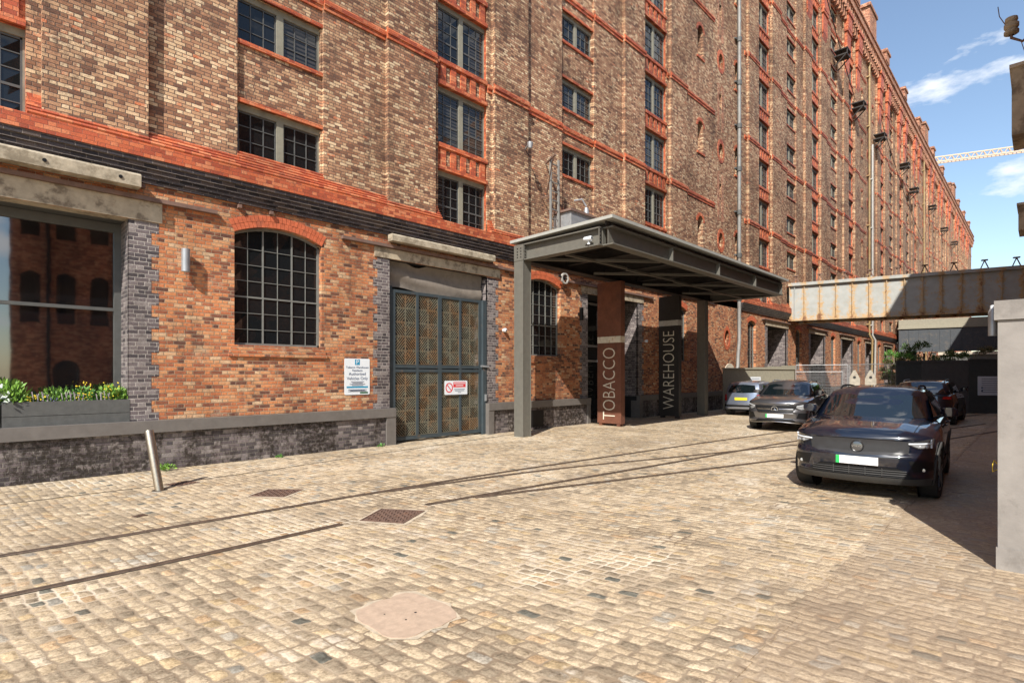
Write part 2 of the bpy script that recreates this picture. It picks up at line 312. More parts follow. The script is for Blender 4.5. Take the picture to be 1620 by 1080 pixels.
# setts
def setts():
    t = NT('stone_setts'); p = t.pos(); x, y, z = t.sep(p)
    n0, _ = t.noise(p, 0.16, 1); n1, _ = t.noise(p, 4.6, 3); n1b, _ = t.noise(t.comb(t.math('ADD', x, 31.0), y, z), 4.0, 3)
    fine, _ = t.noise(p, 55.0, 4, 0.7)
    apron = t.smooth(y, 1.36, 1.37, 1, 0)
    xr = t.math('ADD', x, t.math('ADD', t.math('MULTIPLY', y, 0.10), t.math('MULTIPLY', t.math('SUBTRACT', n0, 0.5), 0.9)))
    xr = t.math('ADD', xr, t.math('MULTIPLY', t.math('SUBTRACT', n1, 0.5), 0.075))
    rw = 0.100
    v = t.math('DIVIDE', xr, rw); row = t.math('FLOOR', v); fv = t.math('FRACT', v)
    j, jc = t.white(t.comb(row, 1.0, 4.0))
    ln = t.math('MULTIPLY_ADD', j, 0.07, 0.120)
    uu = t.math('ADD', t.math('DIVIDE', t.math('ADD', y, t.math('MULTIPLY', t.math('SUBTRACT', n1b, 0.5), 0.13)), ln), t.math('MULTIPLY', j, 7.3))
    cl = t.math('FLOOR', uu); fu = t.math('FRACT', uu)
    du = t.math('MULTIPLY', t.math('MINIMUM', fu, t.math('SUBTRACT', 1.0, fu)), ln)
    dv = t.math('MULTIPLY', t.math('MINIMUM', fv, t.math('SUBTRACT', 1.0, fv)), rw)
    # rounded corners: smooth minimum
    d = t.n.new('ShaderNodeMath'); d.operation = 'SMOOTH_MIN'; d.inputs[2].default_value = 0.03
    t.l.new(du, d.inputs[0]); t.l.new(dv, d.inputs[1]); d = d.outputs[0]
    med, _ = t.noise(p, 14.0, 4, 0.6)
    d = t.math('ADD', d, t.math('MULTIPLY', t.math('SUBTRACT', med, 0.5), 0.036))
    d = t.math('ADD', d, t.math('MULTIPLY', t.math('SUBTRACT', fine, 0.5), 0.008))
    mask = t.smooth(d, 0.003, 0.014)
    rv, rc = t.white(t.comb(cl, row, 2.0))
    tone, _ = t.noise(p, 1.3, 5, 0.7)
    r2 = t.math('ADD', t.math('MULTIPLY', rv, 0.85), t.math('MULTIPLY', t.math('SUBTRACT', tone, 0.5), 0.5), None, True)
    col = t.ramp(r2, [(0, (0.25, 0.20, 0.14)), (0.2, (0.35, 0.28, 0.195)), (0.40, (0.43, 0.335, 0.22)), (0.60, (0.48, 0.38, 0.255)), (0.80, (0.53, 0.43, 0.295)), (0.95, (0.59, 0.50, 0.375))])
    w2, _ = t.white(t.comb(cl, row, 9.0))
    odd = t.ramp(w2, [(0, (0.10, 0.105, 0.09)), (0.008, (0.30, 0.31, 0.29)), (0.05, (0.47, 0.28, 0.13)), (0.085, (0.50, 0.36, 0.18)), (0.15, (0.5, 0.5, 0.5))], 'CONSTANT')
    col = t.mix(t.ramp(w2, [(0, (0.9,) * 3), (0.008, (0.5,) * 3), (0.05, (0.45,) * 3), (0.15, (0, 0, 0))], 'CONSTANT'), col, odd)
    col = t.mix(1.0, col, t.ramp(fine, [(0.27, (0.50, 0.48, 0.46)), (0.5, (1, 1, 1)), (0.76, (1.35, 1.35, 1.35))]), 'MULTIPLY')
    col = t.mix(1.0, col, t.ramp(med, [(0.30, (0.60, 0.58, 0.55)), (0.5, (1, 1, 1)), (0.72, (1.22, 1.22, 1.22))]), 'MULTIPLY')
    jn, _ = t.noise(p, 0.5, 5, 0.65)
    jcol = t.ramp(jn, [(0.36, (0.19, 0.14, 0.095)), (0.46, (0.31, 0.24, 0.165)), (0.54, (0.46, 0.37, 0.265)), (0.64, (0.66, 0.58, 0.46))])
    # pale cement slurry smeared over parts of the paving
    sm, _ = t.noise(p, 0.9, 7, 0.75)
    col = t.mix(t.smooth(sm, 0.56, 0.66, 0, 0.62), col, (0.63, 0.56, 0.46))
    col = t.mix(mask, jcol, col)
    # damp, dirty patches
    dn, _ = t.noise(t.comb(t.math('ADD', x, 7.7), y, 0.0), 0.42, 6, 0.62)
    col = t.mix(t.smooth(dn, 0.52, 0.68, 0, 0.50), col, (0.23, 0.175, 0.12))
    # oil and rust smudges, and dirt worn in along the tram rails
    ol, _ = t.noise(t.comb(t.math('ADD', x, 3.1), t.math('ADD', y, 19.0), 0.0), 1.25, 5, 0.6)
    col = t.mix(t.smooth(ol, 0.655, 0.73, 0, 0.6), col, (0.13, 0.095, 0.06))
    # darker worn apron by the opposite buildings
    col = t.mix(t.math('MULTIPLY', apron, 0.45), col, (0.27, 0.20, 0.14))
    t.base(col)
    t.rough(t.smooth(rv, 0.0, 1.0, 0.62, 0.85))
    t.b.inputs['Specular IOR Level'].default_value = 0.35
    hgt = t.math('ADD', t.math('MULTIPLY', t.smooth(d, 0.0, 0.035), 1.0), t.math('ADD', t.math('MULTIPLY', rv, 0.35), t.math('ADD', t.math('MULTIPLY', med, 0.5), t.math('MULTIPLY', fine, 0.22))))
    t.bump(hgt, 0.5, 0.015)
    return t.m
M['setts'] = setts()

# ------------------------------------------------------------------ mesh helpers
class MB:
    def __init__(s): s.v = []; s.f = []
    def add(s, vs, fs):
        o = len(s.v); s.v += [tuple(v) for v in vs]; s.f += [[i + o for i in f] for f in fs]; return s
    def box(s, x0, x1, y0, y1, z0, z1):
        return s.add([(x0, y0, z0), (x1, y0, z0), (x1, y1, z0), (x0, y1, z0), (x0, y0, z1), (x1, y0, z1), (x1, y1, z1), (x0, y1, z1)],
                     [(0, 3, 2, 1), (4, 5, 6, 7), (0, 1, 5, 4), (1, 2, 6, 5), (2, 3, 7, 6), (3, 0, 4, 7)])
    def poly(s, pts): return s.add(pts, [list(range(len(pts)))])
    def extr(s, prof, x0, x1, axis='x'):
        """closed profile [(y,z)] swept along x"""
        n = len(prof)
        a = [(x0, p[0], p[1]) for p in prof]; b = [(x1, p[0], p[1]) for p in prof]
        if axis == 'y':
            a = [(p[0], x0, p[1]) for p in prof]; b = [(p[0], x1, p[1]) for p in prof]
        if axis == 'z':
            a = [(p[0], p[1], x0) for p in prof]; b = [(p[0], p[1], x1) for p in prof]
        return s.add(a + b, [[(i + 1) % n, i, i + n, (i + 1) % n + n] for i in range(n)] + [list(range(n)), list(range(2 * n - 1, n - 1, -1))])
    def bar(s, p0, p1, w, h=None):
        h = h or w; p0 = Vector(p0); p1 = Vector(p1); d = (p1 - p0).normalized()
        up = Vector((0, 0, 1)) if abs(d.z) < 0.95 else Vector((0, 1, 0))
        a = d.cross(up).normalized(); b = a.cross(d).normalized()
        q = []
        for p in (p0, p1):
            for sx, sz in ((-1, -1), (1, -1), (1, 1), (-1, 1)): q.append(p + a * sx * w / 2 + b * sz * h / 2)
        return s.add(q, [(0, 1, 2, 3), (7, 6, 5, 4), (0, 4, 5, 1), (1, 5, 6, 2), (2, 6, 7, 3), (3, 7, 4, 0)])
    def tube(s, pts, r, n=8, closed=False, caps=True):
        pts = [Vector(p) for p in pts]; rings = []
        rr = r if isinstance(r, (list, tuple)) else [r] * len(pts)
        prev = None
        for i, p in enumerate(pts):
            d = (pts[min(i + 1, len(pts) - 1)] - pts[max(i - 1, 0)]).normalized()
            if prev is None:
                up = Vector((0, 0, 1)) if abs(d.z) < 0.9 else Vector((1, 0, 0))
                a = d.cross(up).normalized()
            else: a = (prev - d * prev.dot(d)).normalized()
            prev = a; b = d.cross(a)
            rings.append([p + (a * math.cos(2 * math.pi * k / n) + b * math.sin(2 * math.pi * k / n)) * rr[i] for k in range(n)])
        o = len(s.v)
        for rg in rings: s.v += [tuple(v) for v in rg]
        for i in range(len(rings) - 1):
            for k in range(n):
                s.f.append([o + i * n + k, o + i * n + (k + 1) % n, o + (i + 1) * n + (k + 1) % n, o + (i + 1) * n + k])
        if caps:
            s.f.append([o + k for k in range(n)][::-1]); s.f.append([o + (len(rings) - 1) * n + k for k in range(n)])
        return s
    def lathe(s, prof, c=(0, 0, 0), axis='z', n=24):
        """prof [(r, h)]"""
        o = len(s.v)
        for r, h in prof:
            for k in range(n):
                a = 2 * math.pi * k / n; q = (r * math.cos(a), r * math.sin(a), h)
                if axis == 'y': q = (q[0], q[2], q[1])
                if axis == 'x': q = (q[2], q[0], q[1])
                s.v.append((q[0] + c[0], q[1] + c[1], q[2] + c[2]))
        for i in range(len(prof) - 1):
            for k in range(n):
                s.f.append([o + i * n + k, o + i * n + (k + 1) % n, o + (i + 1) * n + (k + 1) % n, o + (i + 1) * n + k])
        return s
    def disc(s, c, r, axis='z', n=24):
        pts = []
        for k in range(n):
            a = 2 * math.pi * k / n; u, v = r * math.cos(a), r * math.sin(a)
            pts.append((c[0] + u, c[1] + v, c[2]) if axis == 'z' else ((c[0] + u, c[1], c[2] + v) if axis == 'y' else (c[0], c[1] + u, c[2] + v)))
        return s.poly(pts)
    def xform(s, mat):
        s.v = [tuple(mat @ Vector(v)) for v in s.v]; return s
    def mesh(s, name, mat, smooth=False, fix=True, sharp=35):
        me = bpy.data.meshes.new(name); me.from_pydata(s.v, [], s.f)
        if fix:
            bm = bmesh.new(); bm.from_mesh(me)
            bmesh.ops.recalc_face_normals(bm, faces=bm.faces); bm.to_mesh(me); bm.free()
        if smooth:
            me.polygons.foreach_set('use_smooth', [True] * len(me.polygons))
            me.set_sharp_from_angle(angle=R(sharp))
        if mat is not None: me.materials.append(M[mat] if isinstance(mat, str) else mat)
        me.update(); return me
    def build(s, name, mat, parent=None, smooth=False, fix=True, loc=None, sharp=35):
        o = bpy.data.objects.new(name, s.mesh(name, mat, smooth, fix, sharp)); COL.objects.link(o)
        if parent is not None: o.parent = parent
        if loc: o.location = loc
        return o

def local(root, mb):
    """world coordinates -> the thing's own frame (root without rotation)"""
    l = root.location; mb.v = [(v[0] - l[0], v[1] - l[1], v[2] - l[2]) for v in mb.v]; return mb

def thing(name, label, cat, loc=(0, 0, 0), rotz=0.0, group=None):
    o = bpy.data.objects.new(name, None); COL.objects.link(o); o.empty_display_size = 0.2
    o.location = loc; o.rotation_euler = (0, 0, rotz)
    o['label'] = label; o['category'] = cat
    if group: o['group'] = group
    return o
def tag(o, label, cat, group=None):
    o['label'] = label; o['category'] = cat
    if group: o['group'] = group
    return o
def struct(o): o['kind'] = 'structure'; return o

def text_mesh(txt, size, thick=0.004, align='CENTER', space=1.0, off=0.0):
    cu = bpy.data.curves.new('txt', 'FONT'); cu.offset = off; cu.body = txt; cu.size = size; cu.extrude = thick
    cu.align_x = align; cu.align_y = 'CENTER'; cu.space_character = space; cu.resolution_u = 3
    ob = bpy.data.objects.new('txt', cu); COL.objects.link(ob)
    bpy.context.view_layer.update()
    dg = bpy.context.evaluated_depsgraph_get()
    me = bpy.data.meshes.new_from_object(ob.evaluated_get(dg))
    bpy.data.objects.remove(ob); bpy.data.curves.remove(cu)
    return me
def text_obj(name, txt, size, mat, parent, mat4, thick=0.004, space=1.0, sx=1.0, bold=0.0):
    me = text_mesh(txt, size, thick, space=space); me.transform(Matrix.Diagonal((sx, 1, 1, 1))); me.transform(mat4)
    me.materials.clear(); me.materials.append(M[mat])
    o = bpy.data.objects.new(name, me); COL.objects.link(o)
    if parent: o.parent = parent
    return o
def face_mat(origin, right, up):
    r = Vector(right).normalized(); u = Vector(up).normalized(); n = r.cross(u)
    m = Matrix(((r.x, u.x, n.x, origin[0]), (r.y, u.y, n.y, origin[1]), (r.z, u.z, n.z, origin[2]), (0, 0, 0, 1)))
    return m

# wall sheet with openings, plane y=const facing -y
def sheet(mb, x0, x1, z0, z1, y, ops, depth_default=0.15, rev=None):
    ops = [o for o in ops if o['x1'] > x0 and o['x0'] < x1]
    xs = sorted(set([x0, x1] + [o['x0'] for o in ops] + [o['x1'] for o in ops]))
    zs = sorted(set([z0, z1] + [o['z0'] for o in ops] + [o['z1'] for o in ops]))
    xs = [x for x in xs if x0 <= x <= x1]; zs = [z for z in zs if z0 <= z <= z1]
    for i in range(len(xs) - 1):
        run = None
        for j in range(len(zs) - 1):
            cx, cz = (xs[i] + xs[i + 1]) / 2, (zs[j] + zs[j + 1]) / 2
            inside = any(o['x0'] < cx < o['x1'] and o['z0'] < cz < o['z1'] for o in ops)
            if not inside:
                if run is None: run = zs[j]
                end = zs[j + 1]
                if j == len(zs) - 2: mb.poly([(xs[i], y, run), (xs[i + 1], y, run), (xs[i + 1], y, end), (xs[i], y, end)])
            elif run is not None:
                mb.poly([(xs[i], y, run), (xs[i + 1], y, run), (xs[i + 1], y, zs[j]), (xs[i], y, zs[j])]); run = None
    for o in ops:
        a, b, c, e = o['x0'], o['x1'], o['z0'], o['z1']; d = y + o.get('depth', depth_default)
        rm = rev if rev is not None else mb
        k = o.get('kind', 'rect')
        if k == 'rect': outline = [(a, c), (b, c), (b, e), (a, e)]
        elif k == 'arch':
            rise = o['rise']; w = b - a; n = 12
            r = (w * w / 4 + rise * rise) / (2 * rise); zc = e - r
            arc = []
            for q in range(n + 1):
                xx = a + w * q / n; arc.append((xx, zc + math.sqrt(max(r * r - (xx - (a + b) / 2) ** 2, 0))))
            outline = [(a, c), (b, c)] + arc[::-1]
            for q in range(n):
                (xa, za), (xb, zb) = arc[q], arc[q + 1]
                if e - max(za, zb) > 1e-4 or e - min(za, zb) > 1e-4:
                    mb.poly([(xa, y, za), (xb, y, zb), (xb, y, e + 0.0), (xa, y, e)])
        elif k == 'round':
            n = 24; rx = (b - a) / 2; rz = (e - c) / 2; mx_, mz = (a + b) / 2, (c + e) / 2
            outline = [(mx_ + rx * math.cos(2 * math.pi * q / n), mz + rz * math.sin(2 * math.pi * q / n)) for q in range(n)]
            corners = [(b, e), (a, e), (a, c), (b, c)]
            for q4 in range(4):
                for q in range(6):
                    i0 = q4 * 6 + q; i1 = (i0 + 1) % n
                    mb.poly([(corners[q4][0], y, corners[q4][1]), (outline[i0][0], y, outline[i0][1]), (outline[i1][0], y, outline[i1][1])])
        m = len(outline)
        for q in range(m):
            (xa, za), (xb, zb) = outline[q], outline[(q + 1) % m]
            rm.poly([(xa, y, za), (xb, y, zb), (xb, d, zb), (xa, d, za)])

def arch_ring(mb, xa, xb, zc_top, rise, y, thick, proud=0.012):
    w = xb - xa; r = (w * w / 4 + rise * rise) / (2 * rise); cz = zc_top - r; cx = (xa + xb) / 2
    a0 = math.asin(w / 2 / r) if r > w / 2 - 1e-6 else math.pi / 2
    rings = 2 if thick > 0.2 else 1; tk = thick / rings
    for k in range(rings):
        r0 = r + tk * k + 0.003; r1 = r + tk * (k + 1) - 0.004; n = max(8, int(2 * a0 * r0 / 0.082))
        for q in range(n):
            s0 = -a0 + 2 * a0 * (q + 0.05) / n; s1 = -a0 + 2 * a0 * (q + 0.95) / n; j = random.uniform(0, 0.006)
            i0, i1, o0, o1 = [(cx + rr * math.sin(aa), cz + rr * math.cos(aa)) for rr, aa in ((r0, s0), (r0, s1), (r1, s0), (r1, s1))]
            yf, yb = y - proud + j, y + 0.10
            mb.add([(i0[0], yf, i0[1]), (i1[0], yf, i1[1]), (o1[0], yf, o1[1]), (o0[0], yf, o0[1]), (i0[0], yb, i0[1]), (i1[0], yb, i1[1]), (o1[0], yb, o1[1]), (o0[0], yb, o0[1])],
                   [(0, 1, 2, 3), (0, 4, 5, 1), (3, 2, 6, 7), (0, 3, 7, 4), (1, 5, 6, 2)])


# ------------------------------------------------------------------ ground
g = MB(); g.poly([(-400, -300, 0), (900, -300, 0), (900, 500, 0), (-400, 500, 0)])
struct(g.build('ground', 'setts'))

# strip of pale setts beside the warehouse wall, with the mossy drainage groove
gut = MB(); pts = [(-6, 10.4), (0.43, 10.3), (2.26, 10.25), (4.0, 10.4), (6.7, 10.78), (10.0, 11.2), (12.8, 11.5)]
for i in range(len(pts) - 1):
    (xa, ya), (xb, yb) = pts[i], pts[i + 1]; n = 14
    for q in range(n):
        t0, t1 = q / n, (q + 1) / n
        w0 = 0.014 + 0.016 * random.random(); 
        gut.poly([(xa + (xb - xa) * t0, ya + (yb - ya) * t0 - w0, 0.004), (xa + (xb - xa) * t1, ya + (yb - ya) * t1 - w0 * 0.8, 0.004),
                  (xa + (xb - xa) * t1, ya + (yb - ya) * t1 + 0.018, 0.004), (xa + (xb - xa) * t0, ya + (yb - ya) * t0 + 0.018, 0.004)])
struct(gut.build('drainage_groove', 'groove'))

def catmull(pts, n=10):
    P = [Vector((*p, 0)) for p in pts]; P = [2 * P[0] - P[1]] + P + [2 * P[-1] - P[-2]]; out = []
    for i in range(1, len(P) - 2):
        for q in range(n):
            t = q / n
            out.append(0.5 * ((2 * P[i]) + (-P[i - 1] + P[i + 1]) * t + (2 * P[i - 1] - 5 * P[i] + 4 * P[i + 1] - P[i + 2]) * t * t + (-P[i - 1] + 3 * P[i] - 3 * P[i + 1] + P[i + 2]) * t ** 3))
    out.append(P[-2]); return out
def rail_line(pts, name='tram_rail'):
    c = catmull(pts, 16); steel = MB(); gr = MB()
    for i in range(len(c) - 1):
        a, b = c[i], c[i + 1]; d = (b - a).normalized(); nn = Vector((-d.y, d.x, 0))
        def strip(mb, o0, o1, z0, z1):
            mb.add([(a + nn * o0) + Vector((0, 0, z0)), (b + nn * o0) + Vector((0, 0, z0)), (b + nn * o1) + Vector((0, 0, z1)), (a + nn * o1) + Vector((0, 0, z1))], [(0, 1, 2, 3)])
        strip(steel, -0.034, -0.028, 0.004, 0.014); strip(steel, -0.028, 0.006, 0.014, 0.014); strip(steel, 0.006, 0.010, 0.014, 0.006)
        strip(steel, 0.040, 0.044, 0.006, 0.011); strip(steel, 0.044, 0.053, 0.011, 0.010); strip(steel, 0.053, 0.057, 0.010, 0.004)
        strip(gr, -0.042, 0.064, 0.0055, 0.0055)
    o = steel.build(name, 'rail', fix=False); gg = gr.build('flangeway', 'groove', o, fix=False)
    struct(o); return o
RA = [(-9, 7.9), (-3, 7.6), (0.31, 7.38), (2.37, 7.31), (3.94, 7.28), (6.71, 7.12), (9.16, 6.88), (13.79, 6.36), (16.18, 6.05), (20, 5.5), (26, 4.6), (33, 3.2)]
RB = [(4.6, 7.2), (6.93, 6.84), (8.7, 6.42), (10.96, 5.7), (14.95, 4.5), (19, 3.2), (26, 1.5)]
RC0 = [(-9, 6.5), (-3, 6.2), (0.25, 6.02), (1.95, 5.99), (3.24, 6.02)]
RC = [(4.54, 6.08), (6.86, 5.8), (10.64, 5.35), (15.26, 4.85), (20, 4.15), (26, 3.2), (33, 1.8)]
RD = [(5.3, 5.93), (7.08, 5.40), (9.34, 4.74), (12.69, 3.79), (18, 2.2), (24, 0.8)]
for k in (RA, RB, RC0, RC, RD): rail_line(k)

# flush kerb line in front of the opposite buildings
kb = MB()
x = 1.0
while x < 30:
    w = random.uniform(0.16, 0.30); j_ = random.uniform(-0.012, 0.012); kb.box(x + 0.016, x + w, 1.31 + j_, 1.45 + j_ * 0.6, -0.02, 0.003 + random.random() * 0.006); x += w
M['kerbstone'] = plain('kerb_stone', (0.44, 0.345, 0.245), 0.85, var=0.22, scale=5, dirt=(0.27, 0.21, 0.15), dscale=3, dth=(0.45, 0.6), bump=0.5)
struct(kb.build('kerb', 'setts'))

# manhole covers
def cement(root, q, k, seed, mat='cement'):
    rnd = random.Random(seed); m = MB(); pts = []
    for i in range(len(q)):
        a, b = q[i], q[(i + 1) % len(q)]; nn_ = 5 if len(q) < 8 else 1
        for j in range(nn_): p = a + (b - a) * j / nn_; pts.append(p * (k + rnd.uniform(-.07, .10)) + Vector((0, 0, 0.0035)))
    m.poly(pts); return m.build('cement_border', mat, root)
M['cement'] = plain('cement_mortar', (0.46, 0.385, 0.285), 0.95, var=0.2, scale=9, bump=0.5)
def cover(name, label, quad, mat='iron_cover', pattern=True, z=0.004):
    q = [Vector((*p, 0)) for p in quad]; c = sum(q, Vector()) / 4
    root = thing(name, label, 'manhole cover' if pattern else 'access cover', (c.x, c.y, 0), 0, None)
    q = [v - c for v in q]
    if pattern and (q[0] - q[1]).length > 0.25: cement(root, q, 1.14, len(label))
    fr = MB(); zf = Vector((0, 0, z)); zt = Vector((0, 0, 0.010))
    for i in range(4):
        a, b = q[i], q[(i + 1) % 4]
        fr.add([a + zf, b + zf, b * 0.93 + zf, a * 0.93 + zf, a + zt, b + zt, b * 0.93 + zt, a * 0.93 + zt], [(4, 5, 6, 7), (0, 1, 5, 4), (3, 7, 6, 2)])
    fr.build('frame', mat, root)
    pl = MB(); r = MB()
    pl.poly([v * 0.915 + Vector((0, 0, 0.0065)) for v in q]); pl.build('lid', mat, root)
    e1 = (q[1] - q[0]); e2 = (q[3] - q[0]); n = 9
    for i in range(n):
        for j in range(n):
            u, v = (i + 0.5) / n, (j + 0.5) / n
            cc = q[0] + e1 * (0.06 + 0.88 * u) + e2 * (0.06 + 0.88 * v); d = (e1.normalized() if (i + j) % 2 else e2.normalized()) * e1.length / n * 0.40
            r.bar(cc - d + Vector((0, 0, 0.010)), cc + d + Vector((0, 0, 0.010)), 0.014, 0.007)
    r.build('tread', mat, root)
    return root
cover('manhole_cover', 'rusty square manhole cover in the middle of the setts just below the tram rails', [(3.47, 6.01), (3.98, 6.33), (4.32, 5.82), (3.77, 5.51)])
cover('manhole_cover', 'reddish rusty manhole cover between the tram rails and the warehouse wall', [(3.02, 8.39), (3.42, 8.66), (3.80, 8.26), (3.36, 7.96)])
cover('drain_cover', 'small brown drain cover at the foot of the leaning steel bollard', [(2.36, 10.22), (2.72, 10.36), (2.85, 10.05), (2.5, 9.92)])
cover('drain_cover', 'small dark iron cap set in the setts, nearest the left of the paving', [(1.55, 8.23), (1.68, 8.27), (1.72, 8.19), (1.59, 8.15)])
sb = MB()
o_ = []
for i in range(28):
    a = 2 * math.pi * i / 28; ca, sa = math.cos(a), math.sin(a)
    rx, ry = 0.30, 0.34; k = 1 / (abs(ca) ** 5 + abs(sa) ** 5) ** 0.2
    o_.append((2.36 + rx * ca * k * random.uniform(0.94, 1.05), 3.42 + ry * sa * k * random.uniform(0.94, 1.05)))
sb.extr(o_, -0.02, 0.009, axis='z')
slab = sb.build('concrete_patch', 'slab')
tag(slab, 'pinkish concrete patch set flush in the setts at the bottom of the photo', 'concrete patch')
cement(slab, [Vector((p_[0], p_[1], 0)) - Vector((2.36, 3.42, 0)) for p_ in o_], 1.07, 5).location = (2.36, 3.42, 0)
hb = MB()
for px_, py_, r_ in ((2.42, 3.38, 0.010), (2.30, 3.33, 0.008), (2.24, 3.52, 0.007)): hb.disc((px_, py_, 0.0115), r_, n=10)
hb.build('hole', 'dark', slab)

# ------------------------------------------------------------------ warehouse
YL, YP, YPI, YPA, YS, YT = 12.02, 11.93, 11.86, 12.0, 12.08, 12.05
X0, X1 = -16.0, 166.0
ZTOP = 33.2
WH = thing('warehouse', 'long many-storey red and buff brick dock warehouse with pilasters and orange string courses', 'warehouse', (0, 12, 0))
def islands(mb, tol=0.03):
    par = list(range(len(mb.v)))
    def find(a):
        while par[a] != a: par[a] = par[par[a]]; a = par[a]
        return a
    for f in mb.f:
        r0 = find(f[0])
        for q in f[1:]: par[find(q)] = r0
    grp = {}
    for f in mb.f: grp.setdefault(find(f[0]), []).append(f)
    bx = []
    for fs in grp.values():
        vs = [mb.v[i] for f in fs for i in f]; bx.append([min(v[0] for v in vs) - tol, max(v[0] for v in vs) + tol, min(v[2] for v in vs) - tol, max(v[2] for v in vs) + tol, fs])
    bx.sort(key=lambda q: q[0]); n = len(bx); p2 = list(range(n))
    def f2(a):
        while p2[a] != a: p2[a] = p2[p2[a]]; a = p2[a]
        return a
    for i in range(n):
        j = i + 1
        while j < n and bx[j][0] <= bx[i][1]:
            if bx[j][2] <= bx[i][3] and bx[i][2] <= bx[j][3]: p2[f2(j)] = f2(i)
            j += 1
    out = {}
    for i in range(n): out.setdefault(f2(i), []).extend(bx[i][4])
    res = []
    for fs in out.values():
        m = MB(); mp_ = {}
        for f in fs:
            g_ = []
            for i in f:
                if i not in mp_: mp_[i] = len(m.v); m.v.append(mb.v[i])
                g_.append(mp_[i])
            m.f.append(g_)
        res.append(m)
    def dist(m):
        cx = sum(v[0] for v in m.v) / len(m.v); cz = sum(v[2] for v in m.v) / len(m.v); Z = cx * math.cos(TH) + 12 * math.sin(TH); X = cx * math.sin(TH) - 12 * math.cos(TH)
        if Z < 1: return 9000
        u, v = 810 + FOC * X / Z, 592 - FOC * (cz - 1.8) / Z
        return Z + (0 if (-60 < u < 1640 and v > -20) else 3000)
    res.sort(key=dist)
    return res
WHOLE = ('upper_wall', 'lower_wall', 'entrance_glass', 'entrance_wall', 'entrance_frame', 'downpipe', 'hoist_platform', 'shop_window', 'arched_window')
def W(mb, name, mat, parent=None, **k):
    mb.v = [(v[0], v[1] - 12, v[2]) for v in mb.v]
    if name in WHOLE: return mb.build(name, mat, parent or WH, **k)
    ps = islands(mb); lim = 90 if len(ps) > 90 else len(ps); first = None
    for m in ps[:lim]:
        o = m.build(name, mat, parent or WH, **k); first = first or o
    if len(ps) > lim:
        r = MB()
        for m in ps[lim:]: r.add(m.v, m.f)
        o = r.build(name, mat, parent or WH, **k); o['kind'] = 'stuff'
    return first

Ts = [-10.6, -0.12, 10.28, 21.2, 33.9, 44.1, 54.4, 67.1, 77.3, 87.6, 100.3, 110.5, 120.8, 133.5, 143.7, 154.0]
Ss = [(Ts[i] + Ts[i + 1]) / 2 for i in range(len(Ts) - 1) if Ts[i + 1] - Ts[i] < 12]
Ss[0:2] = [-5.4, 5.05]
ST = [(Ts[i] + Ts[i + 1]) / 2 for i in range(len(Ts) - 1) if Ts[i + 1] - Ts[i] >= 12]   # stair bays
ROWS = 11
TOPZ = [7.52 + 2.36 * k for k in range(ROWS)]
iv = []     # (x0,x1,kind)
for T in Ts:
    iv += [(T - 2.62, T - 1.12, 'P'), (T - 0.93, T + 0.93, 'T'), (T + 1.12, T + 2.62, 'P')]
for S in Ss: iv.append((S - 0.95, S + 0.95, 'S'))
for c in ST: iv.append((c - 0.5, c + 3.4, 'O'))
iv = sorted([i for i in iv if i[0] > X0 and i[1] < X1])
full = []; x = X0
for a, b, k in iv:
    if a > x + 1e-6: full.append((x, a, 'A'))
    full.append((a, b, k)); x = b
full.append((x, X1, 'A'))
PL = {'P': YPI, 'A': YPA, 'T': YT, 'S': YS, 'O': YPA}
wall = MB(); spand = MB(); ocu = MB(); tanw = []
winspecs = []      # (kind, x, z0, z1, y)
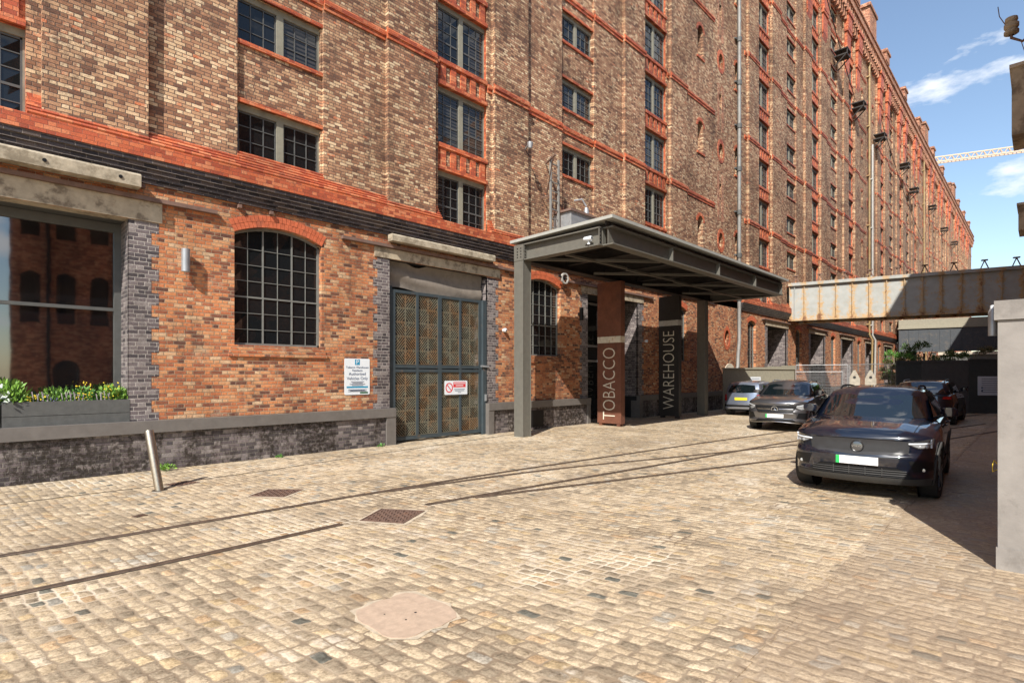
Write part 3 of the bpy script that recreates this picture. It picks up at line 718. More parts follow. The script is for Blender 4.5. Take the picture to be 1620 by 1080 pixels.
for a, b, k in full:
    y = PL[k]; ops = []
    if k == 'T':
        T = (a + b) / 2
        for r in range(ROWS):
            zt = TOPZ[r]; zb = zt - (1.50 if r == 0 else 1.63)
            ops.append(dict(x0=a, x1=b, z0=zb, z1=zt, depth=0.14)); winspecs.append(('T', T, zb, zt, y + 0.10))
        sheet(spand, a, b, 6.02, ZTOP, y, ops)
    elif k == 'S':
        S = (a + b) / 2
        for r in range(ROWS):
            zt = TOPZ[r]; zb = zt - 1.05
            ops.append(dict(x0=a + 0.03, x1=b - 0.03, z0=zb, z1=zt, depth=0.14)); winspecs.append(('S', S, zb, zt, y + 0.10))
        sheet(wall, a, b, 6.02, ZTOP, y, ops)
    else:
        for c in ST:
            if a < c < b or a < c - 2.2 < b or a < c + 2.2 < b:
                for r in range(6):
                    zz = 8.0 + 4.65 * r
                    if a < c - 2.15 - 0.5 and c - 2.15 + 0.5 < b: ops.append(dict(x0=c - 2.35, x1=c - 1.75, z0=zz, z1=zz + 1.55, kind='arch', rise=0.29, depth=0.5))
                    if k == 'O':
                        ops.append(dict(x0=c + 0.02, x1=c + 0.58, z0=zz + 0.35, z1=zz + 1.15, kind='round', depth=0.45))
                        ops.append(dict(x0=c + 0.1, x1=c + 0.4, z0=zz + 3.0, z1=zz + 3.7, depth=0.4))
                        ops.append(dict(x0=c + 2.1, x1=c + 2.7, z0=zz, z1=zz + 1.55, kind='arch', rise=0.29, depth=0.5))
        sheet(wall, a, b, 6.02, ZTOP, y, ops)
        for o in ops:
            if o.get('kind') == 'arch':
                arch_ring(ocu, o['x0'], o['x1'], o['z1'], 0.29, y, 0.16, 0.02)
                ocu.box(o['x0'] - 0.1, o['x1'] + 0.1, y - 0.05, y + 0.06, o['z0'] - 0.09, o['z0'])
            if o.get('kind') == 'round':
                n = 24; cx, cz = (o['x0'] + o['x1']) / 2, (o['z0'] + o['z1']) / 2; rx, rz = 0.28, 0.40
                for q in range(n):
                    a0, a1 = 2 * math.pi * q / n, 2 * math.pi * (q + 1) / n
                    P_ = lambda aa, s, yy: (cx + rx * s * math.cos(aa) + (s - 1) * 0 * math.cos(aa), yy, cz + rz * s * math.sin(aa))
                    ocu.add([P_(a0, 1, y - 0.02), P_(a1, 1, y - 0.02), P_(a1, 1.55, y - 0.02), P_(a0, 1.55, y - 0.02), P_(a0, 1, y + 0.1), P_(a1, 1, y + 0.1), P_(a1, 1.55, y + 0.02), P_(a0, 1.55, y + 0.02)],
                            [(0, 1, 2, 3), (0, 4, 5, 1), (3, 2, 6, 7)])
for i in range(len(full) - 1):           # returns between planes
    ya, yb = PL[full[i][2]], PL[full[i + 1][2]]
    if abs(ya - yb) > 1e-4:
        xx = full[i][1]; wall.poly([(xx, ya, 6.02), (xx, yb, 6.02), (xx, yb, ZTOP), (xx, ya, ZTOP)])
# side, back, roof
wall.box(X0, X1, 13.6, 46, 0, ZTOP - 0.02)
wall.poly([(X0, YPA, 0), (X0, 13.6, 0), (X0, 13.6, ZTOP), (X0, YPA, ZTOP)])
wall.poly([(X1, YPA, 0), (X1, 13.6, 0), (X1, 13.6, ZTOP), (X1, YPA, ZTOP)])
wall.poly([(X0, YPA - 0.3, ZTOP - 0.01), (X1, YPA - 0.3, ZTOP - 0.01), (X1, 13.6, ZTOP - 0.01), (X0, 13.6, ZTOP - 0.01)])
W(wall, 'upper_wall', 'tan', fix=False); W(spand, 'window_bay_wall', 'red', fix=False); W(ocu, 'arch_surround', 'red')

# dark niche lining panel (red-brown brick strip) in the stair bays
st = MB()
for c in ST:
    for r in range(6):
        zz = 8.0 + 4.65 * r
        st.box(c - 0.08, c + 0.095, YPA - 0.012, YPA + 0.01, zz + 1.75, zz + 4.2); st.box(c + 0.405, c + 0.62, YPA - 0.012, YPA + 0.01, zz + 1.75, zz + 4.2)
W(st, 'infill_panel', 'opp')

# string courses, sills, hoods
band = MB(); dent = MB()
def bandpiece(mb, a, b, y, zt, h=0.28):
    mb.extr([(y + 0.02, zt - h), (y - 0.035, zt - h), (y - 0.035, zt - h + 0.10), (y - 0.065, zt - h + 0.11), (y - 0.065, zt - 0.07), (y - 0.045, zt - 0.06), (y + 0.02, zt + 0.03)], a, b)
for a, b, k in full:
    if k in 'O': continue
    for r in range(1, 6):
        zt = 10.57 + 4.72 * (r - 1)
        if k == 'T': continue
        if b > a + 0.05:
            e0 = 0.035 if k == 'P' else 0.0
            bandpiece(band, a - e0, b + e0, PL[k], zt)
    if k == 'S':
        for r in range(ROWS):
            band.box(a, b, YS - 0.05, YS + 0.14, TOPZ[r] - 1.05 - 0.085, TOPZ[r] - 1.05)       # sill
            band.box(a, b, YS - 0.045, YS + 0.03, TOPZ[r] + 0.0, TOPZ[r] + 0.085)              # hood
    if k == 'T':
        for r in range(ROWS - 1):
            zb, zt = TOPZ[r], TOPZ[r + 1] - 1.63
            band.box(a, b, YT - 0.075, YT + 0.02, zb, zb + 0.11); band.box(a, b, YT - 0.085, YT + 0.12, zt - 0.12, zt)
            n = 5
            for q in range(n):
                cx = a + (b - a) * (q + 0.5) / n
                band.box(cx - 0.10, cx + 0.10, YT - 0.05, YT + 0.02, zb + 0.11, zt - 0.12)
W(band, 'string_course', 'red', smooth=False)
# infill squares between the brick blocks under each tall window
inf = MB()
for a, b, k in full:
    if k == 'T':
        for r in range(ROWS - 1):
            zb, zt = TOPZ[r], TOPZ[r + 1] - 1.63
            for q in range(4):
                cx = a + (b - a) * (q + 1) / 5
                inf.box(cx - 0.075, cx + 0.075, YT - 0.012, YT + 0.02, zb + 0.15, zt - 0.16)
W(inf, 'spandrel_infill', 'tan')

# cornice: dark corbelled courses, red band, stepped weathering
cor = MB(); red = MB(); wea = MB()
for c_a, c_b in ((X0, 27.0), (30.4, X1)):
    prof = [(12.2, 5.36), (11.995, 5.36)]
    yy = 11.995; z = 5.36
    for q in range(5):
        prof += [(yy - 0.034, z), (yy - 0.034, z + 0.078)]; yy -= 0.034; z += 0.086
        prof[-1] = (yy, z)
    prof += [(12.2, z)]
    cor.extr(prof, c_a, c_b)
    zc = z
    red.extr([(12.2, zc), (11.80, zc), (11.80, zc + 0.245), (11.815, zc + 0.26), (12.2, zc + 0.26)], c_a, c_b)
red.box(27.0, 30.4, 11.985, 12.1, 5.79, 6.05)
zr = 6.05
for a, b, k in full:
    if k == 'O' or k == 'T': continue
    y = PL[k]; n = {'P': 2, 'A': 4, 'S': 6}[k]; y0 = 11.805
    for q in range(n):
        ya = y0 + (y + 0.0 - y0) * q / n; za = zr + 0.072 * q; yb = y0 + (y - y0) * (q + 1) / n
        wea.extr([(ya + 0.004, za), (ya - 0.012, za + 0.03), (ya, za + 0.065), (yb + 0.02, za + 0.078), (y + 0.03, za + 0.078), (y + 0.03, za)], a, b)
W(cor, 'cornice', 'cornice'); W(red, 'red_band', 'red'); W(wea, 'weathering_course', 'red_tile')
# small red stop blocks beside the tall windows
sb_ = MB()
for T in Ts:
    for s in (-1, 1):
        for q in range(6):
            xa, xb = sorted((T + s * 0.94, T + s * (1.14 - 0.0)))
            sb_.box(xa, xb, YPA - 0.12 + q * 0.02, YPA + 0.02, zr + 0.068 * q, zr + 0.068 * q + 0.06)
W(sb_, 'stop_block', 'red_tile')

# top of the wall: red pendants on pilasters, corbel table, parapet, pinnacles
top = MB(); ctab = MB(); par = MB()
for a, b, k in full:
    if k == 'P':
        cx = (a + b) / 2
        for (z0, z1, hw, o) in ((27.4, 28.9, .55, .10), (28.9, 29.15, .66, .17), (29.15, 30.4, .60, .20), (30.4, 30.7, .72, .28), (30.7, 31.8, .66, .30), (31.8, 32.1, .78, .38)):
            top.box(cx - hw, cx + hw, YPI - o, YPI + 0.02, z0, z1)
        top.extr([(YPI + 0.01, 27.0), (YPI - 0.10, 27.4), (YPI + 0.01, 27.4)], cx - .5, cx + .5)
x = X0
while x < X1 - 0.7:
    ctab.box(x, x + 0.32, 11.52, 12.06, 31.95, 32.75); ctab.box(x + 0.06, x + 0.26, 11.66, 12.06, 31.3, 31.95)
    x += 0.62
par.box(X0, X1, 11.42, 11.9, 32.75, 33.0); par.box(X0, X1, 11.55, 11.9, 33.0, 33.7); par.box(X0, X1, 11.46, 11.95, 33.7, 33.88)
for i, T in enumerate(Ts):
    if T > 36:
        par.box(T - 0.8, T + 0.8, 11.4, 12.0, 33.88, 34.7); par.box(T - 0.95, T + 0.95, 11.3, 12.1, 34.7, 34.95)
for c in ST[1:]: par.box(c - 1.4, c + 1.4, 11.5, 14, 33.88, 36.0); par.box(c - 1.6, c + 1.6, 11.4, 14.1, 36.0, 36.3)
W(top, 'pilaster_head', 'red'); W(ctab, 'corbel_table', 'opp'); W(par, 'parapet', 'opp')

# ---- ground floor wall
GO = []   # openings
GO.append(dict(x0=-6.2, x1=2.22, z0=0.86, z1=4.66, depth=0.75, t='shop'))
GO.append(dict(x0=4.05, x1=5.96, z0=2.42, z1=4.99, kind='arch', rise=0.22, depth=0.22, t='win'))
GO.append(dict(x0=7.80, x1=11.22, z0=0.0, z1=4.76, depth=0.6, t='gate'))
GO.append(dict(x0=12.85, x1=14.72, z0=2.42, z1=4.99, kind='arch', rise=0.22, depth=0.22, t='win'))
GO.append(dict(x0=16.3, x1=19.75, z0=0.0, z1=4.76, depth=1.2, t='entr'))
GO.append(dict(x0=22.3, x1=24.1, z0=2.42, z1=4.99, kind='arch', rise=0.22, depth=0.22, t='win'))
GO.append(dict(x0=25.7, x1=26.3, z0=3.2, z1=4.85, kind='arch', rise=0.29, depth=0.4, t='slit'))
GO.append(dict(x0=28.35, x1=28.95, z0=3.3, z1=4.15, kind='round', depth=0.4, t='slit'))
GO.append(dict(x0=28.45, x1=29.45, z0=0.0, z1=2.15, kind='arch', rise=0.48, depth=0.4, t='door'))
GO.append(dict(x0=31.5, x1=32.7, z0=2.1, z1=4.90, kind='arch', rise=0.2, depth=0.25, t='win'))
x = 34.6
while x < 160:
    GO.append(dict(x0=x, x1=x + 3.3, z0=0.0, z1=4.75, depth=1.15, t='bay'))
    GO.append(dict(x0=x + 5.3, x1=x + 6.5, z0=2.1, z1=4.90, kind='arch', rise=0.2, depth=0.25, t='win'))
    x += 8.6
rv_ = MB()
low = MB(); small = [o for o in GO if o['t'] in ('win', 'slit')]; big = [o for o in GO if o['t'] in ('gate', 'entr', 'bay', 'shop', 'door')]
# keep only what belongs to the wall face and small reveals
bigr = MB(); sheet(bigr, X0, X1, 0.84, 5.40, YL, [dict(o, z0=max(o['z0'], 0.84)) for o in small + big], 0.2, rev=rv_)
low = bigr
sm_ = MB(); sheet(MB(), X0, X1, 0.84, 5.40, YL, small, 0.2, rev=sm_)
W(low, 'lower_wall', 'orange_brick', fix=False); W(sm_, 'window_reveal', 'orange_brick', fix=False)
arch = MB(); sil = MB()
for o in small:
    if o['t'] == 'win': arch_ring(arch, o['x0'], o['x1'], o['z1'], o['rise'], YL, 0.26, 0.015)
    elif o.get('kind') == 'arch': arch_ring(arch, o['x0'], o['x1'], o['z1'], o['rise'], YL, 0.18, 0.015)
    if o['t'] == 'win':
        for q in range(3):
            sil.box(o['x0'] - 0.12 + q * 0.03, o['x1'] + 0.12 - q * 0.03, YL - 0.045 + q * 0.02, YL + 0.22, o['z0'] - 0.24 + q * 0.08, o['z0'] - 0.24 + q * 0.08 + 0.075)
n = 24; cx, cz = 28.65, 3.725
for q in range(n):
    a0, a1 = 2 * math.pi * q / n, 2 * math.pi * (q + 1) / n
    P_ = lambda aa, s, yy: (cx + 0.30 * s * math.cos(aa), yy, cz + 0.425 * s * math.sin(aa))
    arch.add([P_(a0, 1, YL - 0.02), P_(a1, 1, YL - 0.02), P_(a1, 1.5, YL - 0.02), P_(a0, 1.5, YL - 0.02), P_(a0, 1, YL + 0.1), P_(a1, 1, YL + 0.1)], [(0, 1, 2, 3), (0, 4, 5, 1)])
W(arch, 'window_arch', 'red_plain'); W(sil, 'window_sill', 'orange_brick')
# quoins of blue brick: toothed edge + deep reveals
def quoin(xe, side, z0, z1, depth, bull=True):
    """xe = jamb edge; side=+1: wall lies to the right of the edge"""
    q = MB(); z = z0; i = 0
    while z < z1 - 0.01:
        w = (0.48 if i % 2 == 0 else 0.36); h = min(0.225, z1 - z)
        xa, xb = sorted((xe, xe + side * w)); q.box(xa, xb, YL - 0.004, YL + 0.05, z, z + h); z += h; i += 1
    q.poly([(xe, YL - 0.004, z0), (xe, YL + depth, z0), (xe, YL + depth, z1), (xe, YL - 0.004, z1)])
    W(q, 'quoin', 'blue', fix=False)
quoin(2.22, 1, 0.86, 4.66, 0.75)
quoin(7.80, -1, 0.86, 4.85, 0.6); quoin(11.22, 1, 0.86, 4.72, 0.6)
quoin(16.3, -1, 0.86, 4.85, 1.2); quoin(19.75, 1, 0.0, 4.85, 1.2)
for o in big:
    if o['t'] == 'bay' and o['x0'] < 80:
        quoin(o['x0'], -1, 0.0, 4.75, 1.15); quoin(o['x1'], 1, 0.0, 4.75, 1.15)
# recess backs, door leaves
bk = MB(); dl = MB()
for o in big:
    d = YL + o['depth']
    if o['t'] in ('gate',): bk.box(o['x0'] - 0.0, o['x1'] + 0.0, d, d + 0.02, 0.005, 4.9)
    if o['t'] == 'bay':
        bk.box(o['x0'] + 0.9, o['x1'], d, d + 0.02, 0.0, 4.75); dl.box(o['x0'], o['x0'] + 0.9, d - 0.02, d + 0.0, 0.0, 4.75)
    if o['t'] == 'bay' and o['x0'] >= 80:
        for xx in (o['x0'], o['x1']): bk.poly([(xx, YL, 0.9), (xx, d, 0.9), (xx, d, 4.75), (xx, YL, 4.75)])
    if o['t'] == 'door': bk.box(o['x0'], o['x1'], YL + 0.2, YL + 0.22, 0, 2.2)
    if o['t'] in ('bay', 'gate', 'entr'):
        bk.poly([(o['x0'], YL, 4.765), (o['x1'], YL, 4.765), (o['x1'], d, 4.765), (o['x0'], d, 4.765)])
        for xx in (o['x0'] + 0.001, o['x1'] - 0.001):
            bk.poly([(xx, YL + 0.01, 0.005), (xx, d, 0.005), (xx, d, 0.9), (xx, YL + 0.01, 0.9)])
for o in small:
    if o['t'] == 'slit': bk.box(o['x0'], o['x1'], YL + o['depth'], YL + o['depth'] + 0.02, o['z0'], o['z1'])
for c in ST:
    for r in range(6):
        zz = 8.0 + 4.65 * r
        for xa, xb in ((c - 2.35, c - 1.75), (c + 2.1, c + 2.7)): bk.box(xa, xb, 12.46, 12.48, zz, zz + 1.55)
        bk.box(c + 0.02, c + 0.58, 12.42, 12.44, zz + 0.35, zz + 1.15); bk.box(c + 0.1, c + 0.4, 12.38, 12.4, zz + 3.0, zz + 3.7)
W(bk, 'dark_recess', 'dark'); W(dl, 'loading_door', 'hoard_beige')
# plinth
pl = MB(); rl = MB(); cur = X0
edges = sorted([(o['x0'], o['x1']) for o in big if o['t'] != 'shop'])
for a, b in edges + [(X1, X1)]:
    pa = cur; pb = a
    if pb - pa > 0.05:
        e0 = 0.0 if pa == X0 else 0.0
        sa = pa if pa == X0 else pa + 0.17
        sbb = pb - 0.17 if b < X1 else pb
        if pb < 30:
            pl.box(sa, sbb, YP, 12.3, 0.0, 0.80)
            rl.box(pa if pa == X0 else pa - 0.05, pb + (0.10 if abs(pb - 7.8) < .01 else 0.0), 11.86, 12.035, 0.715, 0.935)
            if pa != X0: rl.box(pa - 0.05, pa + 0.17, 11.875, 12.3, 0.0, 0.715)
            rl.box(pb - 0.17, pb + (0.10 if abs(pb - 7.8) < .01 else 0.0), 11.875, 12.3, 0.0, 0.715)
        else: pl.box(pa, pb, 11.97, 12.3, 0.0, 0.84)
    cur = b
W(pl, 'plinth', 'plinth')
led = MB(); led.box(X0, 7.8, 11.95, 12.85, 0.80, 0.86); led.box(11.22, 16.3, 11.95, 12.2, 0.80, 0.855); led.box(19.75, 28.45, 11.95, 12.2, 0.80, 0.855)
W(rl, 'plinth_rail', 'grey_paint'); W(led, 'plinth_ledge', 'grey_paint')
# pattern vents / openings in the plinth under the canopy
vb = MB()
for xa in (12.35, 13.1):
    vb.box(xa, xa + 0.62, YP - 0.006, YP + 0.01, 0.08, 0.62)
W(vb, 'vent_panel', 'black')

# lintels, flange bars, timber fenders
lt = MB(); fb = MB()
lt.box(-6.6, 2.75, YL - 0.035, YL + 0.3, 4.665, 5.03); fb.box(-6.6, 3.7, YL - 0.10, YL + 0.02, 5.035, 5.11)
lt.box(7.35, 11.75, YL - 0.03, YL + 0.3, 4.77, 5.02); fb.box(6.45, 12.6, YL - 0.10, YL + 0.02, 5.04, 5.115)
lt.box(15.9, 20.2, YL - 0.03, YL + 0.3, 4.77, 5.02); fb.box(15.0, 20.9, YL - 0.10, YL + 0.02, 5.04, 5.115)
for o in big:
    if o['t'] == 'bay':
        lt.box(o['x0'] - 0.4, o['x1'] + 0.4, YL - 0.06, YL + 0.3, 4.77, 5.06); fb.box(o['x0'] - 0.9, o['x1'] + 0.9, YL - 0.16, YL + 0.02, 5.08, 5.15)
W(lt, 'lintel', 'concrete'); W(fb, 'flange_bar', 'rust_steel')
tb = MB(); tb.extr([(11.72, 5.20), (11.97, 5.20), (11.97, 5.43), (11.75, 5.44), (11.71, 5.40)], -6.5, 2.36)
tb.extr([(11.76, 5.19), (11.97, 5.19), (11.97, 5.36), (11.79, 5.37), (11.755, 5.33)], 7.72, 11.33)
tbo = W(tb, 'timber_fender', 'timber')
bo = MB()
for xx in (1.02, 2.05, -0.4, -2.0): bo.lathe([(0.0, 11.700), (0.030, 11.700), (0.030, 11.73)], (xx, 0, 5.31), 'y', 12)
bo.v = [(v[0], v[1] - 12, v[2]) for v in bo.v]; bo.build('bolt_hole', 'black', tbo)
cb = MB()
for xx in (2.4, 4.1, 4.75): cb.box(xx, xx + 0.07, 11.93, 12.03, 5.26, 5.33)
W(cb, 'iron_bracket', 'rust_steel')

# stone door surround in the stair bay
ds = MB(); arch_ring(ds, 28.45, 29.45, 2.15, 0.48, YL, 0.24, 0.05)
for s in (28.21, 29.45): ds.box(s, s + 0.24, YL - 0.05, YL + 0.1, 0, 1.67)
W(ds, 'door_surround', 'stone_pale')

# arched window frames on the ground floor
def arched_window(o, cols, rows, mat='bars_light'):
    a, b, c, e, rise = o['x0'], o['x1'], o['z0'], o['z1'], o['rise']; y = YL + 0.16
    w = b - a; r = (w * w / 4 + rise * rise) / (2 * rise); zc = e - r
    arcz = lambda x: zc + math.sqrt(max(r * r - (x - (a + b) / 2) ** 2, 0))
    f = MB()
    f.box(a, a + 0.045, y - 0.03, y + 0.03, c, arcz(a)); f.box(b - 0.045, b, y - 0.03, y + 0.03, c, arcz(b)); f.box(a, b, y - 0.03, y + 0.03, c, c + 0.05)
    for q in range(12):
        xa, xb = a + w * q / 12, a + w * (q + 1) / 12
        f.add([(xa, y - 0.03, arcz(xa) - 0.05), (xb, y - 0.03, arcz(xb) - 0.05), (xb, y - 0.03, arcz(xb)), (xa, y - 0.03, arcz(xa)), (xa, y + 0.03, arcz(xa) - 0.05), (xb, y + 0.03, arcz(xb) - 0.05)], [(0, 1, 2, 3), (0, 4, 5, 1)])
    for i in range(1, cols):
        xx = a + w * i / cols; t = 0.032 if i % 2 == 0 else 0.013
        f.box(xx - t / 2, xx + t / 2, y - 0.004 - t / 4, y + 0.012, c, arcz(xx))
    for j in range(1, rows):
        zz = c + (arcz(a) + 0.06 - c) * j / rows; t = 0.034 if j == 3 else 0.013
        f.box(a, b, y - 0.003 - t / 4, y + 0.011, zz - t / 2, zz + t / 2)
    fr = W(f, 'arched_window', mat)
    p = MB()
    for i in range(cols):     # each light very slightly tilted, like old glazing
        xa, xb = a + w * i / cols, a + w * (i + 1) / cols
        for j in range(rows):
            z0_, z1_ = c + (arcz(a) + 0.06 - c) * j / rows, c + (arcz(a) + 0.06 - c) * (j + 1) / rows
            if j == rows - 1: z1_ = min(arcz(xa), arcz(xb)) + 0.0
            dx = random.uniform(-0.004, 0.004); dz = random.uniform(-0.004, 0.004)
            p.poly([(xa, y + 0.012 + dx, z0_), (xb, y + 0.012 - dx, z0_), (xb, y + 0.012 + dz, z1_), (xa, y + 0.012 - dz, z1_)])
    p.poly([(a, y + 0.05, c), (b, y + 0.05, c), (b, y + 0.05, e), (a, y + 0.05, e)])
    p.v = [(v[0], v[1] - 12, v[2]) for v in p.v]; p.build('pane', 'glass', fr, fix=False)
for o in small:
    if o['t'] == 'win': arched_window(o, 6 if o['x1'] - o['x0'] > 1.5 else 3, 7)

# upper windows: the nearest hundred as parts, the far rest as one
def win_mesh(kind, h):
    w = 1.86 if kind == 'T' else 1.84; hw = w / 2
    s = MB(); lint = 0.13
    s.box(-hw, hw, -0.03, 0.05, h - lint, h)                       # head
    s.box(-0.075, 0.075, -0.03, 0.05, 0.0, h - lint)               # mullion
    s.box(-hw, -hw + 0.03, -0.01, 0.05, 0, h - lint); s.box(hw - 0.03, hw, -0.01, 0.05, 0, h - lint)
    b = MB(); p = MB(); hh = h - lint
    for sx in (-1, 1):
        xa, xb = sorted((sx * 0.075, sx * (hw - 0.03)))
        b.box(xa, xa + 0.03, 0.0, 0.04, 0, hh); b.box(xb - 0.03, xb, 0.0, 0.04, 0, hh); b.box(xa, xb, 0.0, 0.04, 0, 0.035); b.box(xa, xb, 0.0, 0.04, hh - 0.035, hh)
        nr = 5 if kind == 'T' else 3
        for i in range(1, 3): xx = xa + (xb - xa) * i / 3; b.box(xx - 0.011, xx + 0.011, 0.008, 0.034, 0, hh)
        for j in range(1, nr):
            zz = hh * j / nr; t = 0.022 if (kind == 'T' and j == 2) else 0.009
            b.box(xa, xb, 0.006, 0.035, zz - t, zz + t)
        for i in range(3):
            for j in range(nr):
                u0, u1, v0, v1 = xa + (xb - xa) * i / 3, xa + (xb - xa) * (i + 1) / 3, hh * j / nr, hh * (j + 1) / nr
                d, e = random.uniform(-0.003, 0.003), random.uniform(-0.003, 0.003)
                p.poly([(u0, 0.025 + d, v0), (u1, 0.025 - d, v0), (u1, 0.025 + e, v1), (u0, 0.025 - e, v1)])
    return s, b, p
specs = {}
for key, kind, h in (('T0', 'T', 1.50), ('T', 'T', 1.63), ('S', 'S', 1.05)):
    s, b, p = win_mesh(kind, h); specs[key] = (s, b, p, s.mesh('window', 'frame'), b.mesh('glazing_bars', 'bars'), p.mesh('pane', 'glass', fix=False))
Cc, Sc = math.cos(TH), math.sin(TH)
def score(w):
    k, x, z0, z1, y = w; Z = x * Cc + y * Sc; X = x * Sc - y * Cc
    if Z < 1: return 1e9
    u, v = 810 + FOC * X / Z, 592 - FOC * (z0 - 1.8) / Z
    return Z + (0 if (-60 < u < 1640 and v > -20) else 5000)
winspecs.sort(key=score)
far = [MB(), MB(), MB()]
for i, w in enumerate(winspecs):
    k, x, z0, z1, y = w; key = 'T0' if (k == 'T' and z1 < 7.6) else k
    sp = specs[key]
    if i < 99:
        o = bpy.data.objects.new('window', sp[3]); COL.objects.link(o); o.parent = WH; o.location = (x, y - 12, z0)
        for nm, me in (('glazing_bars', sp[4]), ('pane', sp[5])):
            c = bpy.data.objects.new(nm, me); COL.objects.link(c); c.parent = o
    else:
        for mb, src in zip(far, sp[:3]): mb.add([(v[0] + x, v[1] + y - 12, v[2] + z0) for v in src.v], src.f)
fo = far[0].build('window', 'frame', WH, fix=False); fo['kind'] = 'stuff'
c = far[1].build('glazing_bars', 'bars', fo, fix=False); c['kind'] = 'stuff'
c = far[2].build('pane', 'glass', fo, fix=False); c['kind'] = 'stuff'

# shop window
sw = MB(); yg = 12.70
for xx in (2.16, -2.2, -6.15): sw.box(xx - 0.05, xx + 0.06, yg - 0.06, yg + 0.04, 0.86, 4.66)
sw.box(-6.2, 2.22, yg - 0.05, yg + 0.04, 4.5, 4.66); sw.box(-6.2, 2.22, yg - 0.05, yg + 0.04, 0.86, 0.95); sw.box(-6.2, 2.22, yg - 0.045, yg + 0.04, 3.00, 3.06)
swo = W(sw, 'shop_window', 'bars')
for xa, xb, za, zb in ((-6.2, -2.2, 0.9, 3.03), (-6.2, -2.2, 3.03, 4.6), (-2.2, 2.2, 0.9, 3.03), (-2.2, 2.2, 3.03, 4.6)):
    sp_ = MB(); sp_.poly([(xa, yg - 12, za), (xb, yg - 12, za), (xb, yg - 12, zb), (xa, yg - 12, zb)]); sp_.build('pane', 'shop_glass', swo, fix=False)
gk = MB(); gk.box(-6.2, 2.22, 12.05, 12.75, 4.67, 4.70); W(gk, 'soffit', 'bars')

# gate
gt = thing('gate', 'tall blue-grey steel double gate with rusty lattice panels in the warehouse wall', 'gate', (9.45, 12.15, 0))
gm = MB(); ya, yb = 12.11, 12.17
xL, xR, zt = 7.98, 11.02, 4.02
zs_mid = 1.98
for xx, t in ((xL, 0.05), (8.74, 0.035), (9.50, 0.06), (10.25, 0.035), (xR, 0.05)): gm.box(xx - t, xx + t, ya - 0.01, yb, 0.06, zt)
for z0_, z1_ in ((0.06, 0.15), (1.86, 1.94), (1.97, 2.05), (3.94, 4.02)): gm.box(xL, xR, ya - 0.006, yb, z0_, z1_)
local(gt, gm).build('frame', 'gate_blue', gt)
gp = MB(); gp.box(11.07, 11.21, 12.02, 12.14, 0.0, 4.02); gp.box(7.82, 7.93, 12.1, 12.2, 0.0, 4.1); local(gt, gp).build('post', 'gate_blue', gt)
def lattice(xa, xb, za, zb, cols, rows):
    l = MB(); cw, ch = (xb - xa) / cols, (zb - za) / rows; yy = 12.135
    for i in range(cols):
        for j in range(rows):
            cx, cz = xa + cw * (i + .5), za + ch * (j + .5); r = cw * 0.47; rz = ch * 0.47
            B = lambda x0, z0, x1, z1, w=0.016: l.bar((x0, yy, z0), (x1, yy, z1), 0.014, w) if False else l.add(*strip2(x0, z0, x1, z1, w, yy))
            B(cx - r, cz - rz, cx + r, cz - rz); B(cx - r, cz + rz, cx + r, cz + rz); B(cx - r, cz - rz, cx - r, cz + rz); B(cx + r, cz - rz, cx + r, cz + rz)
            s = 1 if (i + j) % 2 else -1
            for k in (-1.2, -0.72, -0.24, 0.24, 0.72, 1.2):      # parallel diagonals clipped to the square
                lo, hi = max(-1, -1 - k), min(1, 1 - k)
                B(cx + s * r * lo, cz + rz * (lo + k), cx + s * r * hi, cz + rz * (hi + k), 0.018)
            B(cx - s * r * 0.95, cz + rz * 0.95, cx - s * r * 0.05, cz + rz * 0.05, 0.016)
    return l
def strip2(x0, z0, x1, z1, w, y):
    dx, dz = x1 - x0, z1 - z0; L = math.hypot(dx, dz) or 1; nx, nz_ = -dz / L * w / 2, dx / L * w / 2
    a = [(x0 + nx, z0 + nz_), (x1 + nx, z1 + nz_), (x1 - nx, z1 - nz_), (x0 - nx, z0 - nz_)]
    v = [(p[0], y - 0.006, p[1]) for p in a] + [(p[0], y + 0.006, p[1]) for p in a]
    return v, [(0, 1, 2, 3), (4, 7, 6, 5), (0, 4, 5, 1), (1, 5, 6, 2), (2, 6, 7, 3), (3, 7, 4, 0)]
cols_ = [(8.03, 8.70), (8.78, 9.44), (9.56, 10.21), (10.29, 10.97)]
for xa, xb in cols_:
    for za, zb, n in ((0.16, 1.85, 5), (2.06, 3.93, 5)):
        local(gt, lattice(xa, xb, za, zb, 2, n)).build('lattice_panel', 'lattice', gt, fix=False)
gh = MB(); gh.bar((10.98, 12.02, 2.05), (11.25, 11.98, 2.03), 0.05); gh.box(11.13, 11.19, 11.98, 12.02, 1.0, 1.2); local(gt, gh).build('latch', 'galv', gt)
# tarpaulin above the gate
tp = MB(); nx_, nz2 = 26, 8
for j in range(nz2 + 1):
    for i in range(nx_ + 1):
        u, v = i / nx_, j / nz2
        x_ = 7.84 + 3.3 * u; zb_ = 4.03 + 0.05 * math.sin(u * 5 + 1) + 0.03 * math.sin(u * 13)
        zt_ = 4.80 - 0.12 * math.exp(-((u - 0.28) / 0.09) ** 2)
        z_ = zb_ + (zt_ - zb_) * v
        y_ = 12.20 + 0.035 * math.sin(u * 9 + v * 4) * (1 - v) + 0.03 * math.sin(v * 9 + u * 3)
        tp.v.append((x_, y_, z_))
for j in range(nz2):
    for i in range(nx_): tp.f.append([j * (nx_ + 1) + i, j * (nx_ + 1) + i + 1, (j + 1) * (nx_ + 1) + i + 1, (j + 1) * (nx_ + 1) + i])
for v in range(len(tp.v)): pass
tpo = tp.build('tarpaulin', 'tarp', smooth=True, fix=False, sharp=180); tag(tpo, 'grey-brown tarpaulin sheet hung over the gap above the blue-grey gate', 'tarpaulin')

